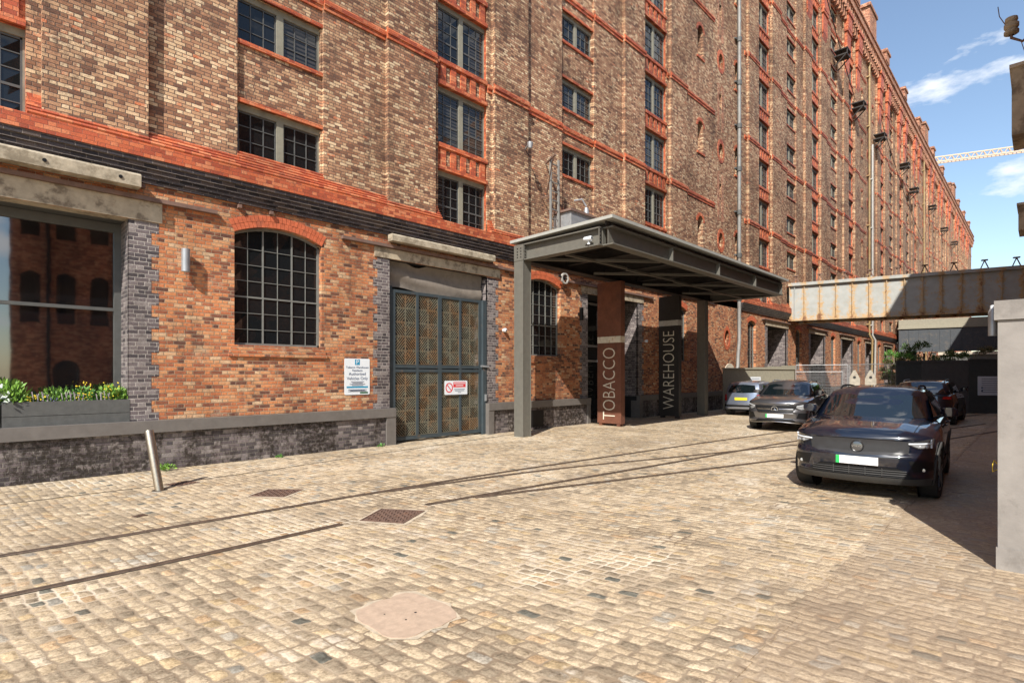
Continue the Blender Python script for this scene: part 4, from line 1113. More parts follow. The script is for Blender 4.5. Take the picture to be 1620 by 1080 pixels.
# entrance doorway under the canopy
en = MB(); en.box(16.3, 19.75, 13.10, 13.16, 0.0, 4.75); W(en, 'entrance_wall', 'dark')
ed = MB()
for xx in (16.5, 17.6, 18.7, 19.6): ed.box(xx - 0.04, xx + 0.04, 13.0, 13.1, 0, 4.7)
for zz in (2.3, 2.9, 4.6): ed.box(16.3, 19.75, 13.0, 13.1, zz, zz + 0.08)
W(ed, 'entrance_frame', 'galv')
eg = MB(); eg.poly([(16.3, 13.07, 0), (19.7, 13.07, 0), (19.7, 13.07, 2.3), (16.3, 13.07, 2.3)]); eg.poly([(16.3, 13.07, 2.9), (19.7, 13.07, 2.9), (19.7, 13.07, 4.6), (16.3, 13.07, 4.6)])
W(eg, 'entrance_glass', 'glass', fix=False)

# grey downpipe with brackets on the stair bay, ochre ones further along
dp = MB(); xp = 29.85
dp.tube([(xp, 11.84, 33), (xp, 11.84, 4.9), (xp, 11.84, 3.6), (xp - 0.25, 11.8, 2.9), (xp - 0.3, 11.8, 2.2), (xp - 0.55, 11.84, 1.85), (xp - 0.9, 11.9, 1.75)], 0.095, 12)
dpo = W(dp, 'downpipe', 'pipe', smooth=True, sharp=60)
br = MB(); z = 5.9
while z < 33:
    br.box(xp - 0.30, xp + 0.30, 11.90, 12.02, z, z + 0.08); br.lathe([(0.10, z - 0.10), (0.13, z - 0.10), (0.13, z + 0.14), (0.10, z + 0.14)], (xp, 11.84, 0), 'z', 14); z += 2.35
br.v = [(v[0], v[1] - 12, v[2]) for v in br.v]; br.build('pipe_bracket', 'bars', dpo)
for xx, top_ in ((60.7, 33), (62.0, 24), (93.9, 33)):
    q = MB(); q.tube([(xx, 11.80, top_), (xx, 11.80, 5.6), (xx + 0.3, 11.62, 5.1), (xx + 0.3, 11.7, 0)], 0.085, 8); z = 6.5
    while z < top_: q.box(xx - 0.2, xx + 0.2, 11.76, 12.0, z, z + 0.1); z += 4.7
    W(q, 'downpipe', 'pipe_yellow' if xx != 62.0 else 'band_grey', smooth=True)
# iron hoist platforms high on the wall
for i, (hx, hz) in enumerate(((49.4, 27.0), (54.9, 24.8), (63.5, 24.8), (76.7, 25.6), (83, 24.3), (98.5, 25.6), (112, 25.0), (126, 25.2))):
    q = MB(); q.box(hx - 0.5, hx + 0.5, 11.0, 11.9, hz, hz + 0.10); q.box(hx - 0.55, hx + 0.55, 10.95, 11.9, hz + 0.42, hz + 0.50)
    for s in (-.45, .45): q.bar((hx + s, 11.1, hz), (hx + s, 11.86, hz - 0.7), 0.07); q.bar((hx + s, 11.0, hz), (hx + s, 11.0, hz + 0.45), 0.06)
    W(q, 'hoist_platform', 'black_and_shade_steel')

# ------------------------------------------------------------------ steel canopy
CN = thing('canopy', 'grey steel girder canopy standing on two posts over the warehouse entrance', 'canopy', (11.5, 10.8, 0))
def Cb(mb, name, mat, parent=None, split=False, **k):
    local(CN, mb)
    if not split: return mb.build(name, mat, parent or CN, **k)
    for q in islands(mb, 0.008): o = q.build(name, mat, parent or CN, **k)
    return o
def ibeam(mb, p0, p1, h, w, tf=0.03, tw=0.02):
    """I section, p0/p1 at the centre of its top flange"""
    p0, p1 = Vector(p0), Vector(p1)
    dz = Vector((0, 0, 1)); mb.bar(p0 - dz * tf / 2, p1 - dz * tf / 2, w, tf); mb.bar(p0 - dz * (h - tf / 2), p1 - dz * (h - tf / 2), w, tf)
    mb.bar(p0 - dz * h / 2, p1 - dz * h / 2, tw, h - 2 * tf)
cx0, cx1, cy0, cy1 = 11.5, 24.0, 7.85, 11.0
for xx in (11.52, 23.2):
    m = MB(); m.box(xx - 0.17, xx - 0.145, 10.64, 11.0, 0, 5.06); m.box(xx + 0.145, xx + 0.17, 10.64, 11.0, 0, 5.06); m.box(xx - 0.145, xx + 0.145, 10.81, 10.83, 0, 5.06)
    m.box(xx - 0.145, xx + 0.145, 10.655, 10.675, 0, 5.06)
    Cb(m, 'post', 'steel_grey')
for name, p0, p1 in (('side_girder', (cx0, cy0 + 0.15, 5.53), (cx0, cy1, 5.53)), ('side_girder', (cx1, cy0 + 0.15, 5.53), (cx1, cy1, 5.53)),
                     ('front_girder', (cx0 + 0.0, cy0, 5.53), (cx1, cy0, 5.53)), ('back_girder', (cx0 + 0.02, cy1 - 0.18, 5.528), (cx1 - .02, cy1 - 0.18, 5.528))):
    m = MB(); ibeam(m, p0, p1, 0.46, 0.30)
    Cb(m, name, 'black_and_shade_steel' if name == 'back_girder' else 'steel_grey')  # back girder coloured near black to paint in the underside shade
pl_ = MB(); bl = MB()
# stiffeners, end plates and bolts
for xx in (cx0 - 0.155, ):
    pl_.box(xx, xx + 0.012, cy1 - 0.36, cy1, 5.07, 5.53); 
pl_.box(cx0 - 0.15, cx0 + 0.15, cy1 - 0.385, cy1 - 0.37, 5.08, 5.52); pl_.box(cx0 - 0.15, cx0 + 0.15, cy0 + 0.16, cy0 + 0.18, 5.08, 5.52)
for xx in (14.6, 17.8, 21.0, 23.85): pl_.box(xx - 0.012, xx + 0.012, cy0 - 0.15, cy0 + 0.15, 5.09, 5.50)
for xx in (14.7, 17.9, 21.1):
    for zz in (5.15, 5.24, 5.33, 5.42): bl.bar((xx, cy0 - 0.03, zz), (xx, cy0 + 0.02, zz), 0.03)
for yy in (10.72, 10.86):
    for zz in (5.17, 5.25, 5.33, 5.42): bl.bar((cx0 - 0.17, yy, zz), (cx0 - 0.14, yy, zz), 0.028)
for zz in (5.14, 5.23, 5.32, 5.41, 5.48):
    bl.bar((cx0 - 0.10, cy0 + 0.14, zz), (cx0 - 0.10, cy0 + 0.19, zz), 0.04); bl.bar((cx0 - 0.10, cy1 - 0.40, zz), (cx0 - 0.10, cy1 - 0.36, zz), 0.03)
Cb(pl_, 'stiffener_plate', 'steel_grey', split=True); Cb(bl, 'bolt', 'black', split=True)
m = MB()
for i in range(1, 6): 
    xx = cx0 + (cx1 - cx0) * i / 6; ibeam(m, (xx, cy0 + 0.02, 5.50), (xx, cy1 - 0.2, 5.50), 0.26, 0.14, 0.016, 0.012)
Cb(m, 'joist', 'black_and_shade_steel', split=True)  # joists get the same near-black colour in place of canopy shade
m = MB()
for i in range(4):
    xa = cx0 + 0.2 + i * 3.08
    m.bar((xa, cy1 - 0.35, 5.14), (xa + 2.9, cy0 + 0.25, 5.14), 0.09, 0.07); m.bar((xa + 0.1, cy0 + 1.6, 5.12), (xa + 3.0, cy0 + 1.5, 5.12), 0.07, 0.06)
Cb(m, 'brace', 'steel_grey', split=True)
m = MB(); m.box(cx0 + 0.05, cx1 - 0.05, cy0 + 0.05, cy1 - 0.03, 5.535, 5.55); Cb(m, 'soffit', 'black_and_shade_steel')  # added black panel, the shade of the roof underside put into its colour
m = MB(); m.add([(cx0 - 0.22, cy0 - 0.28, 5.66), (cx1 + 0.25, cy0 - 0.28, 5.66), (cx1 + 0.25, cy1 + 0.1, 5.60), (cx0 - 0.22, cy1 + 0.1, 5.60),
                 (cx0 - 0.22, cy0 - 0.28, 5.74), (cx1 + 0.25, cy0 - 0.28, 5.74), (cx1 + 0.25, cy1 + 0.1, 5.68), (cx0 - 0.22, cy1 + 0.1, 5.68)],
                [(0, 3, 2, 1), (4, 5, 6, 7), (0, 1, 5, 4), (1, 2, 6, 5), (2, 3, 7, 6), (3, 0, 4, 7)])
Cb(m, 'roof', 'roof_sheet')
m = MB()
for i in range(16):
    xx = cx0 + 0.1 + i * 0.82; m.box(xx, xx + 0.06, cy0 - 0.10, cy1, 5.552, 5.605)
Cb(m, 'purlin', 'black_and_shade_steel', split=True)
m = MB(); m.box(cx0 - 0.1, cx1 + 0.1, cy0 - 0.02, cy0 + 0.02, 5.552, 5.65); Cb(m, 'fascia', 'black_and_shade_steel')

# CCTV camera on the canopy corner
cc = thing('security_camera', 'white security camera fixed to the near corner of the canopy girder', 'camera', (11.34, 8.35, 5.28))
m = MB(); m.lathe([(0, -0.12), (0.045, -0.12), (0.055, -0.09), (0.055, 0.10), (0.045, 0.12), (0, 0.12)], (0, 0, 0), 'y', 16)
m.build('body', 'sign_white', cc, smooth=True)
m = MB(); m.tube([(0.13, 0, -0.03), (0.03, 0, -0.1), (0, 0, -0.05)], 0.018, 8); m.lathe([(0, -0.03), (0.04, -0.03), (0.04, 0.0), (0, 0)], (0, -0.02, -0.12), 'z', 12); m.build('bracket', 'sign_white', cc, smooth=True)
m = MB(); m.disc((0, -0.122, 0), 0.035, 'y'); m.build('lens', 'black', cc)

def dome(loc, label):
    t = thing('dome_camera', label, 'camera', loc)
    m = MB(); m.lathe([(0.0, -0.13), (0.035, -0.125), (0.06, -0.10), (0.065, -0.06), (0.055, -0.03), (0.055, 0)], (0, 0, 0), 'y', 18); m.build('housing', 'sign_white', t, smooth=True)
    m = MB(); m.lathe([(0.0, -0.14), (0.02, -0.138), (0.03, -0.122)], (0.0, 0.0, -0.012), 'y', 12); m.build('lens', 'lens_dark', t, smooth=True)
dome((11.93, YL, 3.17), 'small white dome camera on the orange brick between the gate and the canopy post')
dome((20.35, YL - 0.01, 3.2), 'small white dome camera in the canopy shade left of the black pylon')

# ------------------------------------------------------------------ entrance pylons
def pylon(x, y0, y1, ztop, body, letter, word, zb0, zb1, tz0, tz1, bandm, label):
    t = thing('sign_pylon', label, 'sign', (x, (y0 + y1) / 2, 0)); w = (y1 - y0); hw = w / 2
    m = MB(); m.box(0, 0.24, -hw, hw, 0.09, ztop); m.build('panel', body, t)
    m = MB()
    for s in (-1, 1):
        for xx in (0.01, 0.14): m.box(xx, xx + 0.09, s * (hw - 0.12) - 0.06, s * (hw - 0.12) + 0.06, 0, 0.09)
    m.build('foot', body, t)
    m = MB(); m.box(-0.006, 0.0, -hw + 0.005, hw - 0.005, zb0, zb1); m.box(0.0, 0.24, -hw - 0.006, -hw, zb0, zb1); m.build('band', bandm, t)
    cz = (tz0 + tz1) / 2; L = tz1 - tz0
    me = text_mesh(word, 1.0, 0.006, off=-0.018); xs = [v.co.x for v in me.vertices]; ys = [v.co.y for v in me.vertices]
    s1 = L / (max(xs) - min(xs)); s2 = letter / (max(ys) - min(ys)); ox = (max(xs) + min(xs)) / 2; oy = (max(ys) + min(ys)) / 2
    for v in me.vertices:
        u, vv, ww = (v.co.x - ox) * s1, (v.co.y - oy) * s2, v.co.z
        # viewed from -x: right is -y; text runs upward, its top to the left (+y)
        v.co = (-0.007 - ww, vv, cz + u)
    me.materials.clear(); me.materials.append(M['letter'])
    o = bpy.data.objects.new('lettering', me); COL.objects.link(o); o.parent = t
    # stencil bridges cut across the round letters
    return t
pylon(15.96, 10.36, 11.34, 5.02, 'corten', 0.50, 'TOBACCO', 2.90, 3.12, 0.22, 2.72, 'band', 'rust-brown steel pylon lettered TOBACCO at the left of the entrance')
pylon(20.56, 10.60, 11.50, 5.02, 'black_and_shade_steel', 0.50, 'WAREHOUSE', 3.80, 4.02, 0.36, 3.58, 'band_grey', 'steel pylon, coloured black for the canopy shade, lettered WAREHOUSE at the right of the entrance')  # near-black body colour stands in for the shade on this pylon

# ------------------------------------------------------------------ wall lights, signs
def updown(x, z0, z1, mat, label):
    t = thing('wall_light', label, 'wall light', (x, YL, (z0 + z1) / 2)); h = (z1 - z0) / 2
    m = MB(); m.lathe([(0.0, -h + 0.01), (0.066, -h + 0.01), (0.07, -h), (0.075, -h), (0.075, h), (0.07, h), (0.066, h - 0.01), (0, h - 0.01)], (0, -0.13, 0), 'z', 20); m.build('shade', mat, t, smooth=True)
    m = MB(); m.box(-0.04, 0.04, -0.07, 0.0, -0.05, 0.05); m.build('bracket', mat, t)
updown(3.12, 3.79, 4.23, 'galv', 'grey cylinder wall light on orange brick left of the large arched window')
updown(15.75, 3.75, 4.2, 'black', 'black cylinder wall light under the canopy left of the rust-brown pylon')

def plate_sign(name, label, origin, right, up, w, h, parent=None):
    t = thing(name, label, 'sign', origin)
    r, u = Vector(right), Vector(up); n = r.cross(u)
    m = MB(); c = [(-w / 2, -h / 2), (w / 2, -h / 2), (w / 2, h / 2), (-w / 2, h / 2)]; rr = 0.03; o_ = []
    for (cx, cz), (sx, sz), a0 in zip(c, ((1, 1), (-1, 1), (-1, -1), (1, -1)), (180, 270, 0, 90)):
        for q in range(5):
            a = R(a0 + q * 22.5); o_.append((cx + sx * rr + rr * math.cos(a), cz + sz * rr + rr * math.sin(a)))
    k = len(o_); f = [r * a + u * b + n * 0.012 for a, b in o_]; b_ = [r * a + u * b for a, b in o_]
    m.add(f + b_, [list(range(k)), list(range(2 * k - 1, k - 1, -1))] + [[i, i + k, (i + 1) % k + k, (i + 1) % k] for i in range(k)])
    m.build('board', 'sign_white', t)
    def box(nm, mat, x0, x1, z0, z1, d=0.0145):
        q = MB(); q.poly([r * x0 + u * z0 + n * d, r * x1 + u * z0 + n * d, r * x1 + u * z1 + n * d, r * x0 + u * z1 + n * d]); return q.build(nm, mat, t, fix=False)
    def txt(s, size, x, z, mat='sign_text', sx=1.0, d=0.0145): return text_obj('lettering', s, size, mat, t, face_mat(r * x + u * z + n * d, r, u), 0.001, sx=sx)
    return t, box, txt, (r, u, n)
t, bx_, tx_, _ = plate_sign('parking_sign', 'white rounded parking sign with a blue P on the brick left of the gate', (6.875, YL - 0.002, 1.745), (1, 0, 0), (0, 0, 1), 0.68, 0.88)
bx_('symbol', 'sign_blue', -0.065, 0.065, 0.285, 0.42); tx_('P', 0.15, 0, 0.352, 'sign_white', 1.0, 0.017)
tx_('Tobacco Warehouse', 0.072, 0, 0.225); tx_('Residents', 0.072, 0, 0.15); tx_('Authorised', 0.102, 0, 0.065); tx_('Vehicles Only', 0.102, 0, -0.045)
m = MB()
for zz, w_ in ((-0.12, .36), (-0.15, .28), (-0.18, .42), (-0.21, .30), (-0.315, .5), (-0.335, .4), (-0.355, .5)): m.add(*strip2(-w_ / 2, zz, w_ / 2, zz, 0.006, -0.014))
m.build('small_print', 'sign_text', t, fix=False)
bx_('stripe', 'sign_blue', -0.29, 0.29, -0.275, -0.235); bx_('stripe', 'sign_green', 0.07, 0.29, -0.415, -0.375)

t, bx_, tx_, (r_, u_, n_) = plate_sign('warning_sign', 'small white prohibition sign with a red ring on the right leaf of the gate', (10.07, 12.09, 1.42), (1, 0, 0), (0, 0, 1), 0.84, 0.40)
bx_('red_panel', 'sign_red', -0.11, 0.35, 0.01, 0.16)
m = MB(); n = 28
for q in range(n):
    a0, a1 = 2 * math.pi * q / n, 2 * math.pi * (q + 1) / n
    m.poly([(-0.26 + 0.10 * math.cos(a0), -0.0145, 0.13 * math.sin(a0) * 0.85), (-0.26 + 0.10 * math.cos(a1), -0.0145, 0.13 * math.sin(a1) * 0.85), (-0.26 + 0.135 * math.cos(a1), -0.0145, 0.155 * math.sin(a1) * 0.9), (-0.26 + 0.135 * math.cos(a0), -0.0145, 0.155 * math.sin(a0) * 0.9)])
m.build('ring', 'sign_red', t, fix=False); m = MB(); m.add(*strip2(-0.34, 0.085, -0.18, -0.085, 0.026, -0.011)); m.build('slash', 'sign_red', t, fix=False)
m = MB(); m.add(*strip2(-0.09, 0.12, 0.33, 0.12, 0.022, -0.012)); m.add(*strip2(-0.02, 0.06, 0.26, 0.06, 0.022, -0.012)); m.build('white_wording', 'sign_white', t, fix=False)
m = MB()
for zz, w_ in ((-0.05, .40), (-0.09, .34), (-0.14, .12)): m.add(*strip2(0.12 - w_ / 2, zz, 0.12 + w_ / 2, zz, 0.016, -0.009))
m.build('small_print', 'sign_text', t, fix=False)

# floodlight arms on the upper wall, ladder and duct above the canopy, hoist wheel
t = thing('floodlight', 'small lamp on a curved arm on the brick pilaster above the canopy', 'lamp', (12.75, YPI, 9.0))
m = MB(); m.tube([(0, 0, 0), (-0.05, -0.15, 0.05), (-0.1, -0.3, 0.02)], 0.025, 8); m.build('arm', 'galv', t, smooth=True)
m = MB(); m.lathe([(0, -0.1), (0.06, -0.1), (0.09, 0.02), (0.09, 0.08), (0, 0.08)], (-0.13, -0.33, 0), 'z', 14); m.build('head', 'galv', t, smooth=True)
t = thing('wall_ladder', 'grey access ladder fixed to the wall above the canopy roof', 'ladder', (13.9, 11.6, 6.2))
m = MB()
for s in (-0.2, 0.2): m.box(s - 0.03, s + 0.03, -0.03, 0.03, 0, 2.75)
m.build('stile', 'pipe', t); m = MB()
for i in range(9): m.tube([(-0.2, 0, 0.15 + i * 0.3), (0.2, 0, 0.15 + i * 0.3)], 0.016, 6)
m.build('rung', 'pipe', t); m = MB()
for z_ in (0.3, 1.5): m.bar((-0.2, 0, z_), (-0.2, 0.4, z_), 0.03); m.bar((0.2, 0, z_), (0.2, 0.4, z_), 0.03)
m.bar((-0.55, -0.5, 2.6), (0.0, 0.38, 2.7), 0.05); m.bar((-0.6, -0.45, 2.55), (-0.05, 0.3, 1.6), 0.03); m.build('bracket', 'rust_steel', t)
t = thing('air_duct', 'grey metal duct box between the ladder and the small window above the canopy', 'duct', (14.9, 11.5, 6.2))
m = MB(); m.extr([(-0.62, 0.0), (0.70, 0.0), (0.70, 0.5), (0.62, 1.06), (-0.62, 1.02)], -0.3, 0.45, axis='y'); m.build('casing', 'galv', t)
m = MB(); m.box(-0.7, 0.75, -0.36, 0.45, 1.03, 1.10); m.bar((-0.1, -0.36, 0.2), (0.72, -0.36, 1.0), 0.06); m.build('lid', 'rust_steel', t)
m = MB(); m.lathe([(0, 0), (0.09, 0.0), (0.10, 0.15), (0.06, 0.3), (0, 0.33)], (0.62, 0, 1.15), 'z', 12); m.tube([(0.62, 0, 1.5), (0.5, 0.1, 1.75), (0.3, 0.3, 1.7)], 0.03, 6); m.build('cowl', 'galv', t, smooth=True)
t = thing('hoist_wheel', 'white-edged iron pulley wheel on the wall above the second arched window', 'pulley', (14.75, YL, 5.12))
m = MB(); m.lathe([(0.14, -0.20), (0.19, -0.20), (0.19, -0.13), (0.14, -0.13), (0.14, -0.20)], (0, 0, 0), 'y', 22); m.build('rim', 'band_grey', t, smooth=True)
m = MB()
for a in (0, 60, 120): m.bar((0.16 * math.cos(R(a)), -0.165, 0.16 * math.sin(R(a))), (-0.16 * math.cos(R(a)), -0.165, -0.16 * math.sin(R(a))), 0.03)
m.bar((0, -0.2, 0), (0, 0.0, 0), 0.06); m.bar((-0.3, -0.16, 0.05), (0, -0.16, 0), 0.06); m.build('bracket', 'black', t)

# ------------------------------------------------------------------ bollard
bl_ = thing('bollard', 'leaning brushed stainless steel bollard in front of the dark brick plinth', 'bollard', (2.22, 9.84, 0))
m = MB(); tip = Vector((-0.10, 0.20, 0.92)); m.tube([(0, 0, -0.02), tip * 0.98, tip], [0.062, 0.062, 0.058], 20); m.build('tube', 'steel', bl_, smooth=True)
m = MB(); m.lathe([(0.062, 0.002), (0.10, 0.004), (0.11, 0.0)], (0, 0, 0), 'z', 16); m.build('collar', 'groove', bl_)

# ------------------------------------------------------------------ planters and plants
def planter(x0, x1, label):
    t = thing('planter', label, 'planter', ((x0 + x1) / 2, 12.2, 0.86)); w = (x1 - x0) / 2; m = MB()
    for z0_ in (0.0, 0.245):
        m.box(-w, w, -0.19, -0.165, z0_ + 0.003, z0_ + 0.24); m.box(-w, -w + 0.025, -0.165, 0.19, z0_ + 0.003, z0_ + 0.24); m.box(w - 0.025, w, -0.165, 0.19, z0_ + 0.003, z0_ + 0.24); m.box(-w + 0.025, w - 0.025, 0.165, 0.19, z0_ + 0.003, z0_ + 0.24)
    m.build('boards', 'planter', t); m = MB(); m.box(-w + 0.025, w - 0.025, -0.165, 0.165, 0.02, 0.43); m.build('soil', 'soil', t)
planter(0.52, 2.24, 'dark grey board planter beside the blue brick jamb, full of flowers')
planter(-1.5, 0.50, 'dark grey board planter cut off by the left edge of the photo')
def clump(mb, c, r, n, leaf, tall=1.0, seed=0):
    rnd = random.Random(seed)
    for i in range(n):
        a = rnd.uniform(0, 2 * math.pi); e = rnd.uniform(0.1, 1.4); q = rnd.random() ** 0.5
        d = Vector((math.cos(a) * math.cos(e), math.sin(a) * math.cos(e) * 0.7, math.sin(e) * tall))
        p = Vector(c) + d * r * q; l = leaf * rnd.uniform(0.6, 1.3)
        up = (d + Vector((rnd.uniform(-.5, .5), rnd.uniform(-.5, .5), rnd.uniform(-.2, .6)))).normalized(); sd = up.cross(Vector((rnd.uniform(-1, 1), rnd.uniform(-1, 1), 0.3))).normalized()
        mb.add([p, p + up * l * 0.5 + sd * l * 0.22, p + up * l, p + up * l * 0.5 - sd * l * 0.22], [(0, 1, 2, 3)])
def stems(mb, c, r, h, n, w=0.006, seed=0):
    rnd = random.Random(seed)
    for i in range(n):
        a = rnd.uniform(0, 6.28); b = Vector(c) + Vector((math.cos(a), math.sin(a) * .6, 0)) * r * rnd.random(); t_ = b + Vector((rnd.uniform(-.3, .3) * h, rnd.uniform(-.3, .1) * h, h * rnd.uniform(.7, 1)))
        mb.bar(b, t_, w)
PL_ = [(0.62, 0.34, 'leaf_bright', 'broad bright green leafy plant at the left end of the planter', 1.1, 0.10),
       (0.36, 0.26, 'leaf_silver', 'silvery white leaved plant at the left edge of the photo', 1.0, 0.14),
       (0.95, 0.17, 'leaf_mid', 'low mid green plant with small leaves in front of the stakes', 0.8, 0.05),
       (1.22, 0.27, 'leaf_bright', 'rounded lime green plant behind the twig stakes', 1.0, 0.06),
       (1.58, 0.22, 'leaf_mid', 'green plant with upright sprigs in the middle of the planter', 1.3, 0.06),
       (1.98, 0.24, 'leaf_bright', 'yellow-green plant near the right end of the planter', 1.2, 0.09),
       (2.14, 0.20, 'leaf_bright', 'small light green plant at the right corner of the planter', 1.1, 0.07)]
for i, (px_, r_, mt, lb, tall, lf) in enumerate(PL_):
    t = thing('flowering_plant', lb, 'plant', (px_, 12.2, 1.29)); m = MB(); clump(m, (0, 0, 0.0), r_, 260, lf, tall, i); m.build('leaves', mt, t, fix=False)
    m = MB(); stems(m, (0, 0, 0), r_ * .6, r_ * 1.2, 8, seed=i); m.build('stem', 'leaf_mid', t)
    if i in (2, 4, 5):
        m = MB(); rnd = random.Random(i)
        for q in range(40):
            c = Vector((rnd.uniform(-.12, .12), -0.08 + rnd.uniform(-.06, .06), rnd.uniform(.05, .16 if i == 2 else .38))); s = 0.012
            m.add([c + Vector((-s, 0, 0)), c + Vector((0, -s, -s)), c + Vector((s, 0, 0)), c + Vector((0, 0, s))], [(0, 1, 2, 3)])
        m.build('flowers', 'flower_y', t, fix=False)
    if i == 3:
        m = MB(); clump(m, (-0.1, -0.08, 0.02), 0.12, 50, 0.04, 1, 9); m.build('flowers', 'flower_p', t, fix=False)
for xa, xb, lb in ((0.92, 1.14, 'left'), (1.30, 1.58, 'middle'), (1.78, 1.98, 'right')):
    t = thing('stake_trellis', 'little woven trellis of mauve-grey stakes, the %s one of three in the planter' % lb, 'trellis', ((xa + xb) / 2, 12.08, 1.28)); m = MB(); w = (xb - xa) / 2; n = int((xb - xa) / 0.028)
    for q in range(n):
        x_ = -w + 2 * w * q / n; s = 0.02 if q % 2 else -0.02; m.bar((x_, 0, 0), (x_ + s * 1.4, 0.01 * (q % 2), random.uniform(.17, .23)), 0.011)
    m.build('stakes', 'stake', t)
# weed at the plinth foot
for i_, (wx, wy, wr_, wl) in enumerate([(0.2, 11.8, .08, 'tiny weed at the foot of the wet plinth near the left edge of the photo'), (4.9, 11.82, .07, 'tiny weed at the plinth foot below the large arched window'), (7.4, 11.8, .09, 'small weed at the plinth corner just left of the gate'), (12.3, 11.75, .08, 'small weed at the plinth foot behind the near canopy post')]):
    t = thing('weed', wl, 'weed', (wx, wy, 0)); m = MB(); clump(m, (0, 0, 0), wr_, 50, 0.05, 0.7, 30 + i_); m.build('leaves', 'leaf_mid', t, fix=False)
wd = thing('weed', 'small green weed growing at the foot of the plinth by the bollard', 'weed', (2.75, 11.75, 0)); m = MB(); clump(m, (0, 0, 0.0), 0.16, 120, 0.06, 0.7, 3); m.build('leaves', 'leaf_bright', wd, fix=False)

# ------------------------------------------------------------------ right side: pier, opposite buildings
pr = thing('gate_pier', 'big grey-brown rendered pier with a cap at the right edge of the photo', 'pier', (7.3, -0.15, 0))
m = MB(); m.box(-0.55, 0.55, -0.6, 0.45, 0.06, 2.30); m.build('shaft', 'pier', pr)
m = MB(); m.box(-0.575, 0.575, -0.6, 0.475, 2.303, 2.48); m.build('cap', 'pier', pr)
m = MB(); m.box(-0.562, 0.56, -0.6, 0.462, 0.0, 0.2); m.build('base', 'pier', pr)
lt_ = thing('pier_light', 'slim grey bulkhead light on the street side of the big pier', 'wall light', (6.95, 0.345, 2.30))
m = MB(); m.lathe([(0, -0.13), (0.035, -0.13), (0.035, 0.10), (0.022, 0.13), (0, 0.13)], (0, 0, 0), 'z', 14); m.build('body', 'galv', lt_, smooth=True)
m = MB(); m.lathe([(0, 0.13), (0.02, 0.13), (0.02, 0.16), (0, 0.165)], (0, 0, 0), 'z', 10); m.build('lamp', 'sign_white', lt_, smooth=True)
m = MB(); m.tube([(6.9, 0.305, 0.95), (6.84, 0.33, 0.99), (6.82, 0.34, 0.95), (6.86, 0.34, 0.88), (6.9, 0.31, 0.90)], 0.004, 6); tag(m.build('rope', 'rope', smooth=True), 'bit of yellow rope tied on the street side of the big pier', 'rope')

OB = thing('opposite_building', 'dark red brick building facing the warehouse, mostly seen mirrored in the shop window', 'building', (7.9, -8, 0))
def Ob(mb, name, mat, **k): return local(OB, mb).build(name, mat, OB, **k)
def flip_sheet(x0, x1, z0, z1, yface, ops):
    t_ = MB(); sheet(t_, x0, x1, z0, z1, 0, ops); t_.v = [(v[0], yface - v[1], v[2]) for v in t_.v]; return t_
m = MB()
def opn(cx, z0, w, h): return dict(x0=cx - w / 2, x1=cx + w / 2, z0=z0, z1=z0 + h, kind='arch', rise=w * 0.22, depth=0.3)
opsA = [opn(9.6 + i * 3.4, z, 1.2, 2.3) for i in range(22) for z in (2.0, 6.2, 10.0, 14.6) if not (z > 9 and i < 5)]
b_ = flip_sheet(7.9, 25.2, 0, 13.0, 0.0, opsA); a = flip_sheet(25.2, 88, 0, 18.5, 0.0, opsA); a.add(b_.v, b_.f); m.v = a.v; m.f = a.f
m.box(7.9, 25.2, -16, -0.4, 0, 12.98); m.box(25.2, 88, -16, -0.4, 0, 18.48); m.poly([(25.2, 0, 13), (25.2, -0.4, 13), (25.2, -0.4, 18.5), (25.2, 0, 18.5)])
opsB = [opn(x_, z, 0.75, 2.4) for x_ in (2.4, 3.7, 5.0, 6.3) for z in (4.2, 8.2, 12.2)] + [dict(x0=3.2, x1=4.2, z0=0.0, z1=2.5, kind='arch', rise=0.45, depth=0.3)]
a = flip_sheet(1.7, 7.9, 0, 17.5, -8.0, opsB); m.add(a.v, a.f); m.extr([(1.72, -8.35), (7.9, -8.35), (7.9, -20), (3.6, -20)], 0, 17.48, axis='z')
m.poly([(1.7, -8, 0), (1.76, -8.4, 0), (1.76, -8.4, 17.5), (1.7, -8, 17.5)]); m.poly([(7.9, 0, 0), (7.9, -0.4, 0), (7.9, -0.4, 13), (7.9, 0, 13)])
Ob(m, 'wall', 'opp', fix=False)
m = MB(); m.box(7.8, 25.2, -0.5, 0.1, 13.0, 13.3); m.box(25.1, 88.2, -0.5, 0.1, 18.5, 18.8); m.box(1.65, 7.8, -8.5, -7.9, 17.5, 17.8); Ob(m, 'coping', 'stone_pale')
m = MB()
for o in opsA: m.box(o['x0'], o['x1'], -0.33, -0.28, o['z0'], o['z1'])
for o in opsB: m.box(o['x0'], o['x1'], -8.3, -8.25, o['z0'], o['z1'])
Ob(m, 'window', 'glass')
m = MB(); m.tube([(5.65, -7.85, 17.4), (5.65, -7.85, 0.2)], 0.12, 10); m.tube([(3.05, -7.88, 17.4), (3.05, -7.88, 0.2)], 0.07, 10); Ob(m, 'downpipe', 'black', smooth=True)

